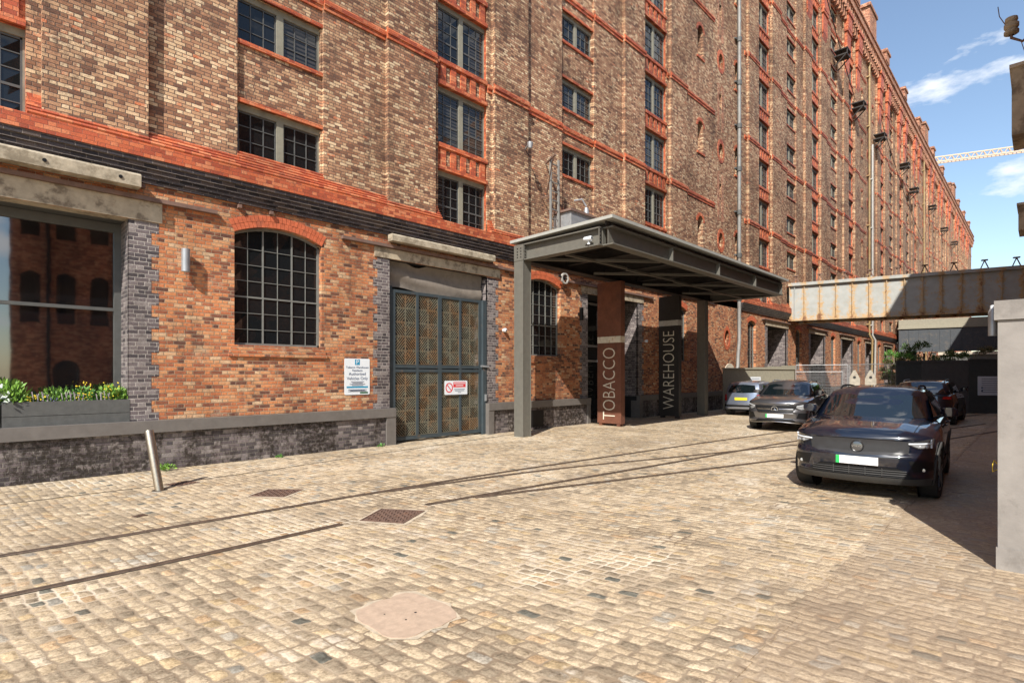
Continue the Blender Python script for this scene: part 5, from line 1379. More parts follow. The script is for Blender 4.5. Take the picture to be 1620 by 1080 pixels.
def corbel(x, y1, z0, z1, label, arch=True):
    t = thing('concrete_corbel', label, 'corbel', (x, 0.0, (z0 + z1) / 2)); h = (z1 - z0) / 2
    m = MB(); n = 10; W_ = 0.8; pr_ = [(-0.2, -h), (-0.2, h), (y1, h), (y1, -h)]
    m.extr(pr_, 0, W_); m.build('block', 'concrete', t)
    m = MB(); m.box(-0.05, W_ + 0.05, -0.2, y1 + 0.025, h, h + 0.05); m.build('cap', 'stone_pale', t)
corbel(11.2, 0.34, 5.42, 6.43, 'weathered concrete block jutting out at the upper right edge against the sky')
corbel(16.0, 0.38, 4.9, 5.43, 'dark concrete block jutting out at the right edge below the larger one')
ins = thing('insulator', 'old cream ceramic insulator on a curved iron hook against the sky at top right', 'insulator', (10.8, 0.33, 6.84))
m = MB(); m.tube([(0.0, -1.1, 0.10), (0.0, -0.28, 0.10), (0.0, -0.24, -0.10), (0.0, -0.12, -0.22), (0, 0.0, -0.12), (0, 0, -0.02)], 0.02, 8); m.tube([(0, -0.23, 0.1), (0, -0.22, 0.28)], 0.035, 8); m.build('hook', 'rust_steel', ins, smooth=True)
m = MB(); m.lathe([(0.03, -0.08), (0.085, -0.06), (0.085, -0.02), (0.06, 0.0), (0.085, 0.03), (0.085, 0.08), (0.055, 0.10), (0.075, 0.13), (0.07, 0.17), (0, 0.18)], (0, 0, 0), 'z', 16); m.build('ceramic', 'concrete', ins, smooth=True)
m = MB(); m.tube([(0, 0, 0.0), (0.1, 0.05, 0.1), (0.2, 0.14, 0.35), (0.3, 0.16, 0.55)], 0.006, 5); m.tube([(0, -0.2, 0.25), (0.1, -0.2, 0.9)], 0.006, 5); m.tube([(0, -0.1, -0.2), (0.1, -0.2, -0.6)], 0.005, 5); m.build('loose_wire', 'rust_steel', ins, smooth=True)

# ------------------------------------------------------------------ girder bridge across the street
bx0, by0, bx1, by1 = 38.35, 11.95, 41.15, -0.62
L_ = math.hypot(bx1 - bx0, by1 - by0); ang = math.atan2(by1 - by0, bx1 - bx0)
BR = thing('girder_bridge', 'rusty cream steel plate-girder bridge crossing the street from the warehouse', 'bridge', (bx0, by0, 5.28), ang)
m = MB(); m.box(0.0, L_, -0.03, 0.0, 0.10, 2.28); m.box(0.0, L_, 2.2, 2.23, 0.10, 2.28); m.box(0, L_, 0.0, 2.2, 0.9, 1.0); o = m.build('web_plate', 'rustplate', BR)
m = MB(); m.box(-0.05, L_, -0.22, 0.14, 2.28, 2.47); m.box(-0.05, L_, 2.06, 2.42, 2.28, 2.47); m.box(-0.05, L_, -0.20, 0.12, 0.0, 0.10); m.box(-0.05, L_, 2.08, 2.40, 0.0, 0.10); m.build('flange', 'rustplate', BR)
m = MB(); n = int(L_ / 0.88)
for i in range(n + 1):
    xx = i * 0.88 + (0.03 if i == 0 else 0); m.box(xx - 0.02, xx + 0.02, -0.13, -0.03, 0.10, 2.28)
m.box(0.30, 0.34, -0.13, -0.03, 0.10, 2.28); m.build('rib', 'rustplate', BR)
m = MB()
for i in range(9):
    xx = 0.4 + i * 1.35
    m.bar((xx - 0.18, 0.1, 2.47), (xx, 0.1, 2.95), 0.05); m.bar((xx + 0.18, 0.1, 2.47), (xx, 0.1, 2.95), 0.05); m.box(xx - 0.14, xx + 0.14, 0.0, 0.2, 2.93, 2.99)
m.build('roller_stand', 'rust_steel', BR)
BR['label'] = BR['label']

# darker bridge further on, with its parapet wall behind
bx0, by0, bx1, by1 = 73.5, 11.5, 76.0, -0.62; L_ = math.hypot(bx1 - bx0, by1 - by0); ang = math.atan2(by1 - by0, bx1 - bx0)
B2 = thing('footbridge', 'dark blue-grey panelled bridge further down the street beyond the first', 'bridge', (bx0, by0, 4.35), ang)
m = MB(); m.box(0, L_, 0, 2.0, 0, 2.45); m.build('side_panel', 'bridge_dark', B2); m = MB()
for i in range(14): m.box(i * 0.9, i * 0.9 + 0.05, -0.05, 0.0, 0.05, 2.4)
m.box(0, L_, -0.1, -0.001, -0.08, 0.05); m.build('rib', 'bridge_dark', B2)
m = MB(); m.box(-0.1, L_, -0.15, 2.15, 2.45, 2.6); m.box(0, L_, 0.3, 1.9, 2.6, 3.5); m.build('deck_top', 'hoard_beige', B2)
fb_ = thing('far_building', 'long low grey and cream building closing the far end of the street', 'building', (100, 0, 0))
m = MB(); m.box(0, 10, -20, 10.8, 0, 4.6); m.build('wall', 'hoard_dark2', fb_); m = MB(); m.box(-0.3, 10.3, -20, 10.9, 4.6, 5.0); m.box(-0.1, 0, -20, 10.8, 2.3, 2.9); m.build('roof', 'stone_pale', fb_)

# ------------------------------------------------------------------ hoardings, mesh fence
HD = thing('hoarding', 'dark green-grey timber hoarding closing the street behind the black cars', 'hoarding', (29.8, 4.7, 0))
a0 = Vector((29.75, 4.75, 0)); a1 = Vector((34.0, 0.45, 0)); dd = (a1 - a0); Lh = dd.length; ang = math.atan2(dd.y, dd.x); HD.rotation_euler = (0, 0, ang); HD.location = a0
segs = [(0, 1.15, 'hoard_dark', 2.42), (1.16, 3.30, 'hoard_dark2', 2.44), (3.31, Lh, 'hoard_dark', 2.50)]
for s0, s1, mt, hh in segs:
    m = MB(); m.box(s0, s1 - 0.01, 0, 0.04, 0.03, hh); m.build('panel', mt, HD); m = MB(); m.box(s0, s1 - 0.01, -0.03, 0.07, hh - 0.10, hh); m.build('top_rail', mt, HD)
m = MB(); m.box(3.22, 3.25, -0.03, -0.005, 1.05, 1.25); m.build('handle', 'black', HD)
nv = dd.normalized(); nn = Vector((nv.y, -nv.x, 0))
t, bx_, tx_, _ = plate_sign('site_sign', 'white notice board on the dark hoarding beside the big pier', a0 + nv * 4.35 + nn * 0.03 + Vector((0, 0, 1.28)), nv, (0, 0, 1), 1.35, 0.86)
m = MB()
for i in range(7): m.add(*strip2(-0.5, 0.32 - i * 0.1, 0.5 - (i % 3) * 0.12, 0.32 - i * 0.1, 0.02, -0.014))
m.box(-0.52, -0.45, -0.016, -0.013, -0.12, -0.05); m.box(-0.52, -0.45, -0.016, -0.013, -0.26, -0.19)
m.xform(face_mat((0, 0, 0), nv, (0, 0, 1)) @ Matrix.Rotation(R(-90), 4, 'X')); m.build('wording', 'sign_text', t)

BH = thing('hoarding', 'pale olive boarded hoarding in front of the warehouse wall behind the silver hatchback', 'hoarding', (25.7, 10.7, 0))
b0 = Vector((26.3, 11.2, 0)); b1 = Vector((32.3, 9.75, 0)); dd2 = b1 - b0; BH.location = b0; BH.rotation_euler = (0, 0, math.atan2(dd2.y, dd2.x)); Lb = dd2.length
m = MB()
for i in range(5): m.box(i * Lb / 5 + 0.005, (i + 1) * Lb / 5 - 0.005, 0, 0.05, 0.02, 2.08 + 0.05 * i)
m.build('panel', 'hoard_beige', BH); m = MB(); m.box(0, Lb, -0.05, 0.10, 2.06, 2.12)
m.build('top_rail', 'hoard_beige', BH)
n2 = dd2.normalized(); n3 = Vector((n2.y, -n2.x, 0))
t, bx_, tx_, _ = plate_sign('site_sign', 'white notice board on the pale hoarding above the silver hatchback', b0 + n2 * 2.55 + n3 * 0.02 + Vector((0, 0, 1.30)), n2, (0, 0, 1), 0.85, 0.75)
m = MB()
for i in range(6): m.add(*strip2(-0.32, 0.28 - i * 0.1, 0.32 - (i % 3) * 0.08, 0.28 - i * 0.1, 0.02, -0.014))
m.xform(face_mat((0, 0, 0), n2, (0, 0, 1)) @ Matrix.Rotation(R(-90), 4, 'X')); m.build('wording', 'sign_text', t)

def mesh_panel():
    t = thing('mesh_fence_panel', 'x', 'fence panel', (0, 0, 0))
    fr = MB(); w, h = 2.4, 2.05
    fr.tube([(0, 0, 0.12), (0, 0, h), ], 0.021, 8); fr.tube([(w, 0, 0.12), (w, 0, h)], 0.021, 8); fr.tube([(0, 0, h), (w, 0, h)], 0.019, 8); fr.tube([(0, 0, 0.18), (w, 0, 0.18)], 0.019, 8)
    fr.build('frame', 'galv', t, smooth=True)
    wr = MB()
    for i in range(1, 40): wr.bar((w * i / 40, 0, 0.18), (w * i / 40, 0, h), 0.0045)
    for i in range(1, 12): wr.bar((0, 0, 0.18 + (h - .18) * i / 12), (w, 0, 0.18 + (h - .18) * i / 12), 0.0045)
    wr.build('wire_mesh', 'galv', t, fix=False)
    ft = MB(); 
    for s in (0, w): ft.box(s - 0.11, s + 0.11, -0.32, 0.32, 0, 0.13)
    ft.build('foot', 'black', t)
    return t
mp0 = mesh_panel()
def dup(o, parent=None):
    c = o.copy(); COL.objects.link(c)
    if parent: c.parent = parent
    for ch in o.children: dup(ch, c)
    return c
spots = [((31.9, 9.6), (32.2, 7.2), 'galvanised mesh fence panel touching the pale olive hoarding', 1.12), ((32.2, 7.15), (31.2, 4.95), 'galvanised mesh fence panel ending at the dark hoarding', 1.12),
         ((33.5, 10.2), (34.2, 8.0), 'lower mesh fence panel standing behind the fence line, near the warehouse', 0.95)]
for i, (p, q, lb, sc_) in enumerate(spots):
    o = mp0 if i == 0 else dup(mp0); o.location = (p[0], p[1], 0); o.rotation_euler = (0, 0, math.atan2(q[1] - p[1], q[0] - p[0])); o['label'] = lb; o['group'] = 'temporary mesh fence panels'; o.scale = (1, 1, sc_)
def barrier(loc, label):
    t = thing('pedestrian_barrier', label, 'barrier', loc, R(100)); m = MB(); m.box(-0.28, 0.28, -0.02, 0.02, 0.1, 1.55); m.build('panel', 'barrier', t)
    m = MB(); m.extr([(-0.28, 1.55), (0.28, 1.55), (0.05, 2.05), (-0.05, 2.05)], -0.02, 0.02, axis='y'); m.build('top', 'barrier', t); m = MB(); m.disc((0, -0.023, 1.62), 0.08, 'y'); m.disc((0, 0.023, 1.62), 0.08, 'y'); m.build('hole', 'black', t)
    m = MB(); m.box(-0.3, 0.3, -0.25, 0.25, 0, 0.1); m.build('foot', 'black', t)
barrier((37.5, 8.05, 0), 'left of two tall cream plastic barriers behind the mesh fence'); barrier((37.6, 7.25, 0), 'right of two tall cream plastic barriers behind the mesh fence')

# shrubs over the dark hoarding
def shrub(c, r, h, mats, label, seed):
    t = thing('shrub', label, 'shrub', (c[0], c[1], 0)); rnd = random.Random(seed)
    m = MB()
    for i in range(7): m.tube([(0, 0, 0), (rnd.uniform(-.4, .4) * r, rnd.uniform(-.4, .4) * r, h * 0.5), (rnd.uniform(-1, 1) * r, rnd.uniform(-1, 1) * r, h * rnd.uniform(.8, 1.05))], [0.05, 0.03, 0.01], 5)
    m.build('branches', 'leaf_olive', t)
    m = MB()
    for k in range(16):
        a = rnd.uniform(0, 6.28); q = rnd.random() ** .5; cc_ = (math.cos(a) * r * q, math.sin(a) * r * q, h * rnd.uniform(.35, .95) - 0.15)
        clump(m, cc_, r * 0.45, 150, 0.10, 0.9, seed * 50 + k)
    m.build('leaves', mats, t, fix=False)
for i, (px_, py_, r_, h_, mt, lb) in enumerate([(34.5, 5.6, .75, 3.1, 'leaf_mid', 'green shrub at the left end of the dark hoarding'), (34.9, 4.6, .8, 3.6, 'leaf_dark', 'tallest dark shrub showing above the dark hoarding'),
        (35.6, 3.6, .8, 3.05, 'leaf_dark', 'low dense shrub in the middle above the dark hoarding'), (36.2, 2.6, .85, 3.2, 'leaf_olive', 'brownish olive shrub above the dark hoarding, right of the others'), (33.6, 5.5, .5, 2.7, 'leaf_olive', 'small brownish shrub beside the downpipes')]):
    shrub((px_, py_), r_, h_, mt, lb, i + 3)

# crane jib far off
cr_ = thing('tower_crane', 'orange-white lattice crane jib far away above the end of the street', 'crane', (170, 0, 0))
P0, P1 = (150, 16, 57.0), (140, -6, 57.0)
def pt(px_, py_, Z): 
    X = (px_ - 810) / FOC * Z; return Vector((X * Sc + Z * Cc, Z * Sc - X * Cc, 1.8 + (592 - py_) / FOC * Z))
A_, B_ = pt(1440, 263, 150), pt(1700, 229, 132)
m = MB(); dv_ = (B_ - A_); nrm = Vector((-dv_.y, dv_.x, 0)).normalized()
lo1, lo2, hi = Vector((0, 0, 0)) + nrm * .7, -nrm * .7, Vector((0, 0, 1.5)); n = 20
for off in (lo1, lo2, hi): m.bar(A_ + off, B_ + off, 0.26)
for i in range(n):
    a, b = A_ + dv_ * i / n, A_ + dv_ * (i + 1) / n; mid = (a + b) / 2
    for lo in (lo1, lo2): m.bar(a + lo, mid + hi, 0.12); m.bar(mid + hi, b + lo, 0.12)
local(cr_, m).build('jib', 'crane', cr_)
m = MB(); mt_ = A_ + dv_ * 1.3
for sx_ in (-.8, .8):
    for sy_ in (-.8, .8): m.bar((mt_.x + sx_, mt_.y + sy_, 0), (mt_.x + sx_, mt_.y + sy_, mt_.z + 5), 0.25)
for i in range(26):
    z_ = i * 2.0; m.bar((mt_.x - .8, mt_.y - .8, z_), (mt_.x + .8, mt_.y - .8, z_ + 2), 0.12); m.bar((mt_.x - .8, mt_.y + .8, z_), (mt_.x - .8, mt_.y - .8, z_ + 2), 0.12)
m.bar(A_ + dv_, mt_, 0.4); local(cr_, m).build('mast', 'crane', cr_)

# cable slung along the facade
def cable(p, q, sag, label):
    p, q = Vector(p), Vector(q); m = MB(); m.tube([p + (q - p) * t - Vector((0, 0, sag * 4 * t * (1 - t))) for t in [i / 16 for i in range(17)]], 0.03, 6); tag(m.build('overhead_cable', 'black', smooth=True), label, 'cable')
cable((35.5, 10.6, 31.6), (56.0, 11.9, 26.0), 0.5, 'black cable slanting down the facade from top centre to the first hoist platforms')
cable((65.0, 11.6, 27.3), (92.0, 11.7, 20.0), 0.8, 'black cable slanting down the far part of the facade')

# ------------------------------------------------------------------ cars
def sstep(a, b, x): t = max(0.0, min(1.0, (x - a) / (b - a))); return t * t * (3 - 2 * t)
def lerp(a, b, t): return a + (b - a) * t
def interp(tab, x):
    if x <= tab[0][0]: return tab[0][1]
    for (xa, ya), (xb, yb) in zip(tab, tab[1:]):
        if x <= xb: return ya + (yb - ya) * sstep(0, 1, (x - xa) / (xb - xa)) if False else ya + (yb - ya) * (x - xa) / (xb - xa)
    return tab[-1][1]
def gridbox(nx, ny, nz, f):
    """closed deformed box, f(a,b,c)->xyz, a,c in 0..1, b in -1..1"""
    ids = {}; vs = []; fs = []
    def vid(i, j, k):
        key = (i, j, k)
        if key not in ids: ids[key] = len(vs); vs.append(f(i / nx, 2 * j / ny - 1, k / nz))
        return ids[key]
    for i in range(nx):
        for j in range(ny):
            fs.append((vid(i, j, 0), vid(i, j + 1, 0), vid(i + 1, j + 1, 0), vid(i + 1, j, 0))); fs.append((vid(i, j, nz), vid(i + 1, j, nz), vid(i + 1, j + 1, nz), vid(i, j + 1, nz)))
        for k in range(nz):
            fs.append((vid(i, 0, k), vid(i + 1, 0, k), vid(i + 1, 0, k + 1), vid(i, 0, k + 1))); fs.append((vid(i, ny, k), vid(i, ny, k + 1), vid(i + 1, ny, k + 1), vid(i + 1, ny, k)))
    for j in range(ny):
        for k in range(nz):
            fs.append((vid(0, j, k), vid(0, j, k + 1), vid(0, j + 1, k + 1), vid(0, j + 1, k))); fs.append((vid(nx, j, k), vid(nx, j + 1, k), vid(nx, j + 1, k + 1), vid(nx, j, k + 1)))
    m = MB(); m.v = vs; m.f = [list(q) for q in fs]; return m

class Car:
    def __init__(s, P, name, label, cat, loc, rot, paint):
        s.P = P; s.t = thing(name, label, cat, loc, rot); s.paint = paint
    # lower body shape functions; x forward, nose at +L/2
    def zbot(s, x):
        P = s.P; L = P['L'] / 2; return P['clr'] + 0.10 * sstep(L - 0.7, L, abs(x))
    def ztop0(s, x): return interp(s.P['top'], x)
    def ztop(s, x, b):
        P = s.P; base = s.ztop0(x); bon = sstep(P['cowl'] - 0.1, P['cowl'] + 0.2, x)
        crown = 0.035 * (1 - b * b) * bon - 0.045 * abs(b) ** 8 - 0.05 * abs(b) ** 4 * bon
        if bon > 0: crown += P.get('ridge', 0.012) * bon * (math.exp(-((abs(b) - 0.62) / 0.10) ** 2))
        return base + crown
    def hw(s, x, z):
        P = s.P; W = P['Wd'] / 2; L = P['L'] / 2; zt = s.ztop0(x); u = (z - P['clr']) / max(zt - P['clr'], 0.1)
        v = interp([(0, 0.955), (0.12, 0.975), (0.42, 0.985), (0.66, 1.0), (0.80, 0.992), (0.93, 0.955), (1.05, 0.90)], u)
        tp = 1 - P.get('nose_taper', 0.07) * sstep(L - 1.3, L, x) - P.get('tail_taper', 0.06) * sstep(L - 1.2, L, -x)
        # hips over the wheels
        hp = 0.018 * (math.exp(-((x - P['fa']) / 0.42) ** 2) + math.exp(-((x - P['ra']) / 0.42) ** 2)) * math.exp(-((z - 0.72) / 0.3) ** 2)
        # side scallop
        sc = -0.018 * math.exp(-((z - 0.45) / 0.14) ** 2) * sstep(-1.0, -0.6, x) * (1 - sstep(0.6, 1.0, x))
        return W * (v * tp + hp + sc)
    def xf(s, y, z):
        P = s.P; L = P['L'] / 2; b = min(abs(y) / (P['Wd'] / 2 * 0.95), 1.08)
        return L + interp(P['nose'], z) - P.get('bow', 0.16) * b ** 2.2 - 0.24 * b ** 9
    def xr(s, y, z):
        P = s.P; L = P['L'] / 2; b = min(abs(y) / (P['Wd'] / 2 * 0.95), 1.08)
        return -L - interp(P['tail'], z) + 0.10 * b ** 2.2 + 0.20 * b ** 9
    def body_pt(s, a, b, c):
        P = s.P; L = P['L'] / 2; x0 = lerp(-L, L, a)
        cc = c; bb = b
        x = x0
        for it in range(2):
            zb, zt = s.zbot(x), s.ztop(x, bb); z = lerp(zb, zt, cc); y = bb * s.hw(x, z)
            if c < 0.06: y *= 0.99
            x = lerp(s.xr(y, z), s.xf(y, z), a)
        zb, zt = s.zbot(x), s.ztop(x, bb); z = lerp(zb, zt, cc)
        return (x, y, z)
    # greenhouse
    def groof(s, x, b):
        return interp(s.P['roof'], x) - 0.035 * b * b - 0.05 * abs(b) ** 7
    def gbelt(s, x): return s.ztop0(x) - 0.05
    def gt(s, z): return max(0.0, min(1.0, (z - s.P['belt']) / (s.P['H'] - s.P['belt'])))
    def ghw(s, x, z):
        P = s.P; t = s.gt(z); wb = P['Wd'] / 2 * 0.895; wr = P['Wd'] / 2 * P.get('roofw', 0.70)
        return lerp(wb, wr, t ** 1.15) * (1 - 0.05 * sstep(0.6, 1.6, abs(x + 0.3)))
    def gxf(s, y, z):
        P = s.P; t = s.gt(z); b = abs(y) / (P['Wd'] / 2); return lerp(P['ws0'], P['ws1'], t ** 0.93) - 0.28 * b ** 2.2 - 0.25 * b ** 8
    def gxr(s, y, z):
        P = s.P; t = s.gt(z); b = abs(y) / (P['Wd'] / 2); return lerp(P['rw0'], P['rw1'], t ** 1.4) + 0.14 * b ** 2 + 0.22 * b ** 8
    def green_pt(s, a, b, c):
        P = s.P; x = lerp(P['rw0'], P['ws0'], a)
        for it in range(3):
            zt = s.groof(x, b); z = lerp(P['belt'] - 0.08, zt, c); y = b * s.ghw(x, z); x = lerp(s.gxr(y, z), s.gxf(y, z), a)
        zt = s.groof(x, b); z = lerp(P['belt'] - 0.08, zt, c)
        return (x, y, z)
    # patches -------------------------------------------------
    def patch(s, fn, bot, topc, n=14, mrows=6, off=0.006):
        """bot/topc: polylines [(u,v)] of equal parameter; fn(u,v,off)->xyz"""
        m = MB()
        def ev(pl, t):
            k = t * (len(pl) - 1); i = min(int(k), len(pl) - 2); f = k - i; return (lerp(pl[i][0], pl[i + 1][0], f), lerp(pl[i][1], pl[i + 1][1], f))
        for j in range(mrows + 1):
            for i in range(n + 1):
                a, b = ev(bot, i / n), ev(topc, i / n); q = j / mrows; m.v.append(fn(lerp(a[0], b[0], q), lerp(a[1], b[1], q), off))
        for j in range(mrows):
            for i in range(n): m.f.append([j * (n + 1) + i, j * (n + 1) + i + 1, (j + 1) * (n + 1) + i + 1, (j + 1) * (n + 1) + i])
        # back sheet for thickness
        nb = len(m.v)
        return m
    def F(s, y, z, o): return (s.xf(y, z) + o, y, z)
    def Rr(s, y, z, o): return (s.xr(y, z) - o, y, z)
    def S(s, side):
        return lambda x, z, o: (x, side * (s.hw(x, z) + o), z)
    def GF(s, y, z, o): return (s.gxf(y, z) + o, y, z + o * 0.6)
    def GR(s, y, z, o): return (s.gxr(y, z) - o, y, z)
    def GS(s, side): return lambda x, z, o: (x, side * (s.ghw(x, z) + o), z)
    def put(s, m, name, mat, parent=None, **k): return m.build(name, mat, parent or s.t, smooth=True, **k)
    def both(s, fnf, name, mat, bot, top, **k):
        out = []
        for sd in (-1, 1): out.append(s.put(s.patch(fnf(sd), bot, top, **k), name, mat, sharp=60))
        return out
    def build(s):
        P = s.P
        body = gridbox(84, 36, 34, s.body_pt); bo = body.build('body', s.paint, s.t, smooth=True, sharp=40)
        # wheel arches cut out
        r = P['wr'] + 0.045
        cut = MB()
        for xa in (P['fa'], P['ra']):
            for sd in (-1, 1):
                y0, y1 = sorted((sd * (P['Wd'] / 2 - 0.27), sd * (P['Wd'] / 2 + 0.3))); o = len(cut.v); n = 28
                pts = [(xa + r * math.cos(2 * math.pi * q / n), P['wr'] + r * math.sin(2 * math.pi * q / n)) for q in range(n)]
                cut.v += [(p[0], y0, p[1]) for p in pts] + [(p[0], y1, p[1]) for p in pts]
                cut.f += [[o + q, o + (q + 1) % n, o + n + (q + 1) % n, o + n + q] for q in range(n)] + [[o + q for q in range(n)][::-1], [o + n + q for q in range(n)]]
        co = cut.build('cutter', 'black'); md = bo.modifiers.new('b', 'BOOLEAN'); md.operation = 'DIFFERENCE'; md.object = co; md.solver = 'EXACT'
        co.parent = s.t
        bpy.context.view_layer.update(); dg = bpy.context.evaluated_depsgraph_get(); nm = bpy.data.meshes.new_from_object(bo.evaluated_get(dg))
        bo.modifiers.clear(); bo.data = nm; bpy.data.objects.remove(co)
        while len(nm.materials) > 1: nm.materials.pop()
        nm.materials.clear(); nm.materials.append(M[s.paint]); 
        nm.polygons.foreach_set('material_index', [0] * len(nm.polygons))
        # liners
        m = MB()
        for xa in (P['fa'], P['ra']):
            for sd in (-1, 1):
                yin = sd * (P['Wd'] / 2 - 0.265); yout = sd * (P['Wd'] / 2 - 0.05); n = 20
                for q in range(n):
                    a0, a1 = math.pi * q / n - 0.2, math.pi * (q + 1) / n - 0.2 + 0.02; rr = r - 0.004
                    m.poly([(xa + rr * math.cos(a0), yin, P['wr'] + rr * math.sin(a0)), (xa + rr * math.cos(a1), yin, P['wr'] + rr * math.sin(a1)), (xa + rr * math.cos(a1), yout, P['wr'] + rr * math.sin(a1)), (xa + rr * math.cos(a0), yout, P['wr'] + rr * math.sin(a0))])
                m.disc((xa, yin, P['wr']), r, 'y')
        m.build('wheel_arch_liner', 'black', s.t, fix=False)
        # arch cladding and sill
        if P.get('clad'):
            m = MB()
            for xa in (P['fa'], P['ra']):
                for sd in (-1, 1):
                    n = 26; o = len(m.v)
                    for q in range(n + 1):
                        a = math.pi * 1.16 * q / n - 0.08 * math.pi
                        for rr, oo in ((r - 0.004, -0.01), (r - 0.004, 0.014), (r + 0.055, 0.016), (r + 0.062, -0.002)):
                            x_, z_ = xa + rr * math.cos(a), P['wr'] + rr * math.sin(a); m.v.append((x_, sd * (s.hw(x_, max(z_, P['clr'])) + oo), z_))
                    for q in range(n):
                        for k in range(3): m.f.append([o + q * 4 + k, o + q * 4 + k + 1, o + (q + 1) * 4 + k + 1, o + (q + 1) * 4 + k])
            s.put(m, 'arch_trim', P['clad'], fix=False)
            xa, xb = P['ra'] + r, P['fa'] - r
            s.both(s.S, 'sill', P['clad'], [(xa, P['clr'] + 0.01), (xb, P['clr'] + 0.01)], [(xa, P['clr'] + 0.17), (xb, P['clr'] + 0.15)], n=16, mrows=4, off=0.008)
        # greenhouse: painted shell, dark glass panels on it
        g = gridbox(40, 22, 12, s.green_pt); g.build('cabin', s.paint, s.t, smooth=True, sharp=50)
        be = P['belt'] + 0.0; H = P['H']
        hwb = lambda z: s.ghw(P['ws0'] - .3, z)
        y0, y1 = hwb(be) - 0.10, hwb(H - 0.1) - 0.055
        zt = H - 0.115
        bt = [(-y0, be + 0.015), (-y0 * .5, be - 0.0), (0, be - 0.005), (y0 * .5, be - 0.0), (y0, be + 0.015)]; tp = [(-y1, zt - 0.045), (-y1 * .5, zt), (0, zt + 0.01), (y1 * .5, zt), (y1, zt - 0.045)]
        s.put(s.patch(s.GF, bt, tp, n=20, mrows=10, off=0.012), 'windscreen', 'car_glass', fix=False)
        zr0 = P.get('rz0', be + 0.02); yr0, yr1 = P['Wd'] / 2 * 0.72, P['Wd'] / 2 * 0.58
        s.put(s.patch(s.GR, [(-yr0, zr0 + 0.02), (0, zr0), (yr0, zr0 + 0.02)], [(-yr1, H - 0.18), (0, H - 0.14), (yr1, H - 0.18)], n=16, mrows=8, off=0.012), 'rear_window', 'car_glass', fix=False)
        # side glass, three lights a side
        for (xa0, xa1, xb0, xb1, nm_) in P['side']:
            za, zb_ = be + 0.02, H - 0.16
            s.both(s.GS, 'side_window', 'car_glass', [(xa0, za), (xa1, za)], [(xb0, min(zb_, s.groof(xb0, .9) - .10)), (xb1, min(zb_, s.groof(xb1, .9) - .10))], n=8, mrows=6, off=0.008)
        # chrome/black strip below the glass
        s.both(s.GS, 'waist_trim', P.get('trim', 'black'), [(P['side'][-1][0] - 0.02, be - 0.005), (P['side'][0][1] + 0.05, be - 0.01)], [(P['side'][-1][0] - 0.02, be + 0.02), (P['side'][0][1] + 0.05, be + 0.018)], n=14, mrows=1, off=0.014)
        # door gaps, handles
        for xd in P['doors']:
            s.both(s.S, 'door_gap', 'black', [(xd[0], P['clr'] + 0.18), (xd[0] + 0.008, P['clr'] + 0.18)], [(xd[1], s.ztop0(xd[1]) - 0.06), (xd[1] + 0.008, s.ztop0(xd[1]) - 0.06)], n=1, mrows=12, off=0.002)
        for xd in P['handles']:
            for sd in (-1, 1):
                zz = P['belt'] - 0.12; yy = sd * (s.hw(xd, zz) + 0.028); m = MB(); m.tube([(xd - 0.09, yy - sd * .02, zz), (xd - 0.07, yy, zz), (xd + 0.07, yy, zz), (xd + 0.09, yy - sd * .02, zz)], 0.013, 8); s.put(m, 'door_handle', P.get('handle_mat', s.paint))
        # mirrors
        for sd in (-1, 1):
            xm = P['ws0'] - 0.62; zm = be + 0.09; yb_ = s.ghw(xm, be) ; m = gridbox(8, 8, 6, lambda a, b, c: (xm + (a - .5) * 0.16 * (1 - .35 * abs(b) ** 3), sd * (yb_ + 0.155) + b * 0.105 * (1 - .15 * (2 * c - 1) ** 4), zm + (c - .5) * 0.13 * (1 - .25 * abs(b) ** 3) + 0.02))
            mo = s.put(m, 'door_mirror', P.get('mirror', s.paint)); q = MB(); q.bar((xm, sd * (yb_ - .02), be + 0.01), (xm, sd * (yb_ + .12), be + .06), 0.07, 0.035); q.build('mirror_arm', 'black', mo)
        # roof rails
        if P.get('rails'):
            for sd in (-1, 1):
                m = MB(); xs_ = [P['rw1'] + 0.12 + (P['ws1'] - P['rw1'] - 0.30) * q / 14 for q in range(15)]
                pts = []
                for q, xx in enumerate(xs_):
                    e = min(q, 14 - q); zz = s.groof(xx, 0.85); lift = 0.045 * min(1, e / 1.2) - 0.01; pts.append((xx, sd * s.ghw(xx, zz) * 0.90, zz + lift))
                m.tube(pts, 0.017, 8); s.put(m, 'roof_rail', P['rails'])
        # wheels
        for xa in (P['fa'], P['ra']):
            for sd in (-1, 1):
                s.wheel(xa, sd, P.get('steer', 0) if xa == P['fa'] else 0)
        return s
    def wheel(s, xa, sd, steer):
        P = s.P; r = P['wr']; w = 0.118; yc = sd * (P['Wd'] / 2 - 0.13)
        wt = MB(); wt.lathe([(r - 0.115, -w * .8), (r - 0.06, -w), (r - 0.012, -w * .93), (r, -w * .72), (r, w * .72), (r - 0.012, w * .93), (r - 0.06, w), (r - 0.115, w * .8)], (0, 0, 0), 'y', 36)
        o = wt.build('wheel', 'rubber', s.t, smooth=True, sharp=50); o.location = (xa, yc, r); o.rotation_euler = (0, 0, steer)
        m = MB(); ri = r - 0.115; f = sd * w * .8
        m.lathe([(ri + .004, f), (ri + .004, f + sd * .012), (ri - .02, f + sd * .012), (ri - .03, f - sd * .03), (ri - .035, -f)], (0, 0, 0), 'y', 32)
        for k in range(5):
            a = 2 * math.pi * k / 5 + .3
            for da in (-.13, .13):
                p0 = Vector((0.045 * math.cos(a + da * 3), f - sd * .005, 0.045 * math.sin(a + da * 3))); p1 = Vector(((ri - .01) * math.cos(a + da), f + sd * .004, (ri - .01) * math.sin(a + da))); m.bar(p0, p1, 0.03, 0.038)
        m.lathe([(0.0, f + sd * .008), (0.05, f + sd * .008), (0.065, f - sd * .02)], (0, 0, 0), 'y', 16)
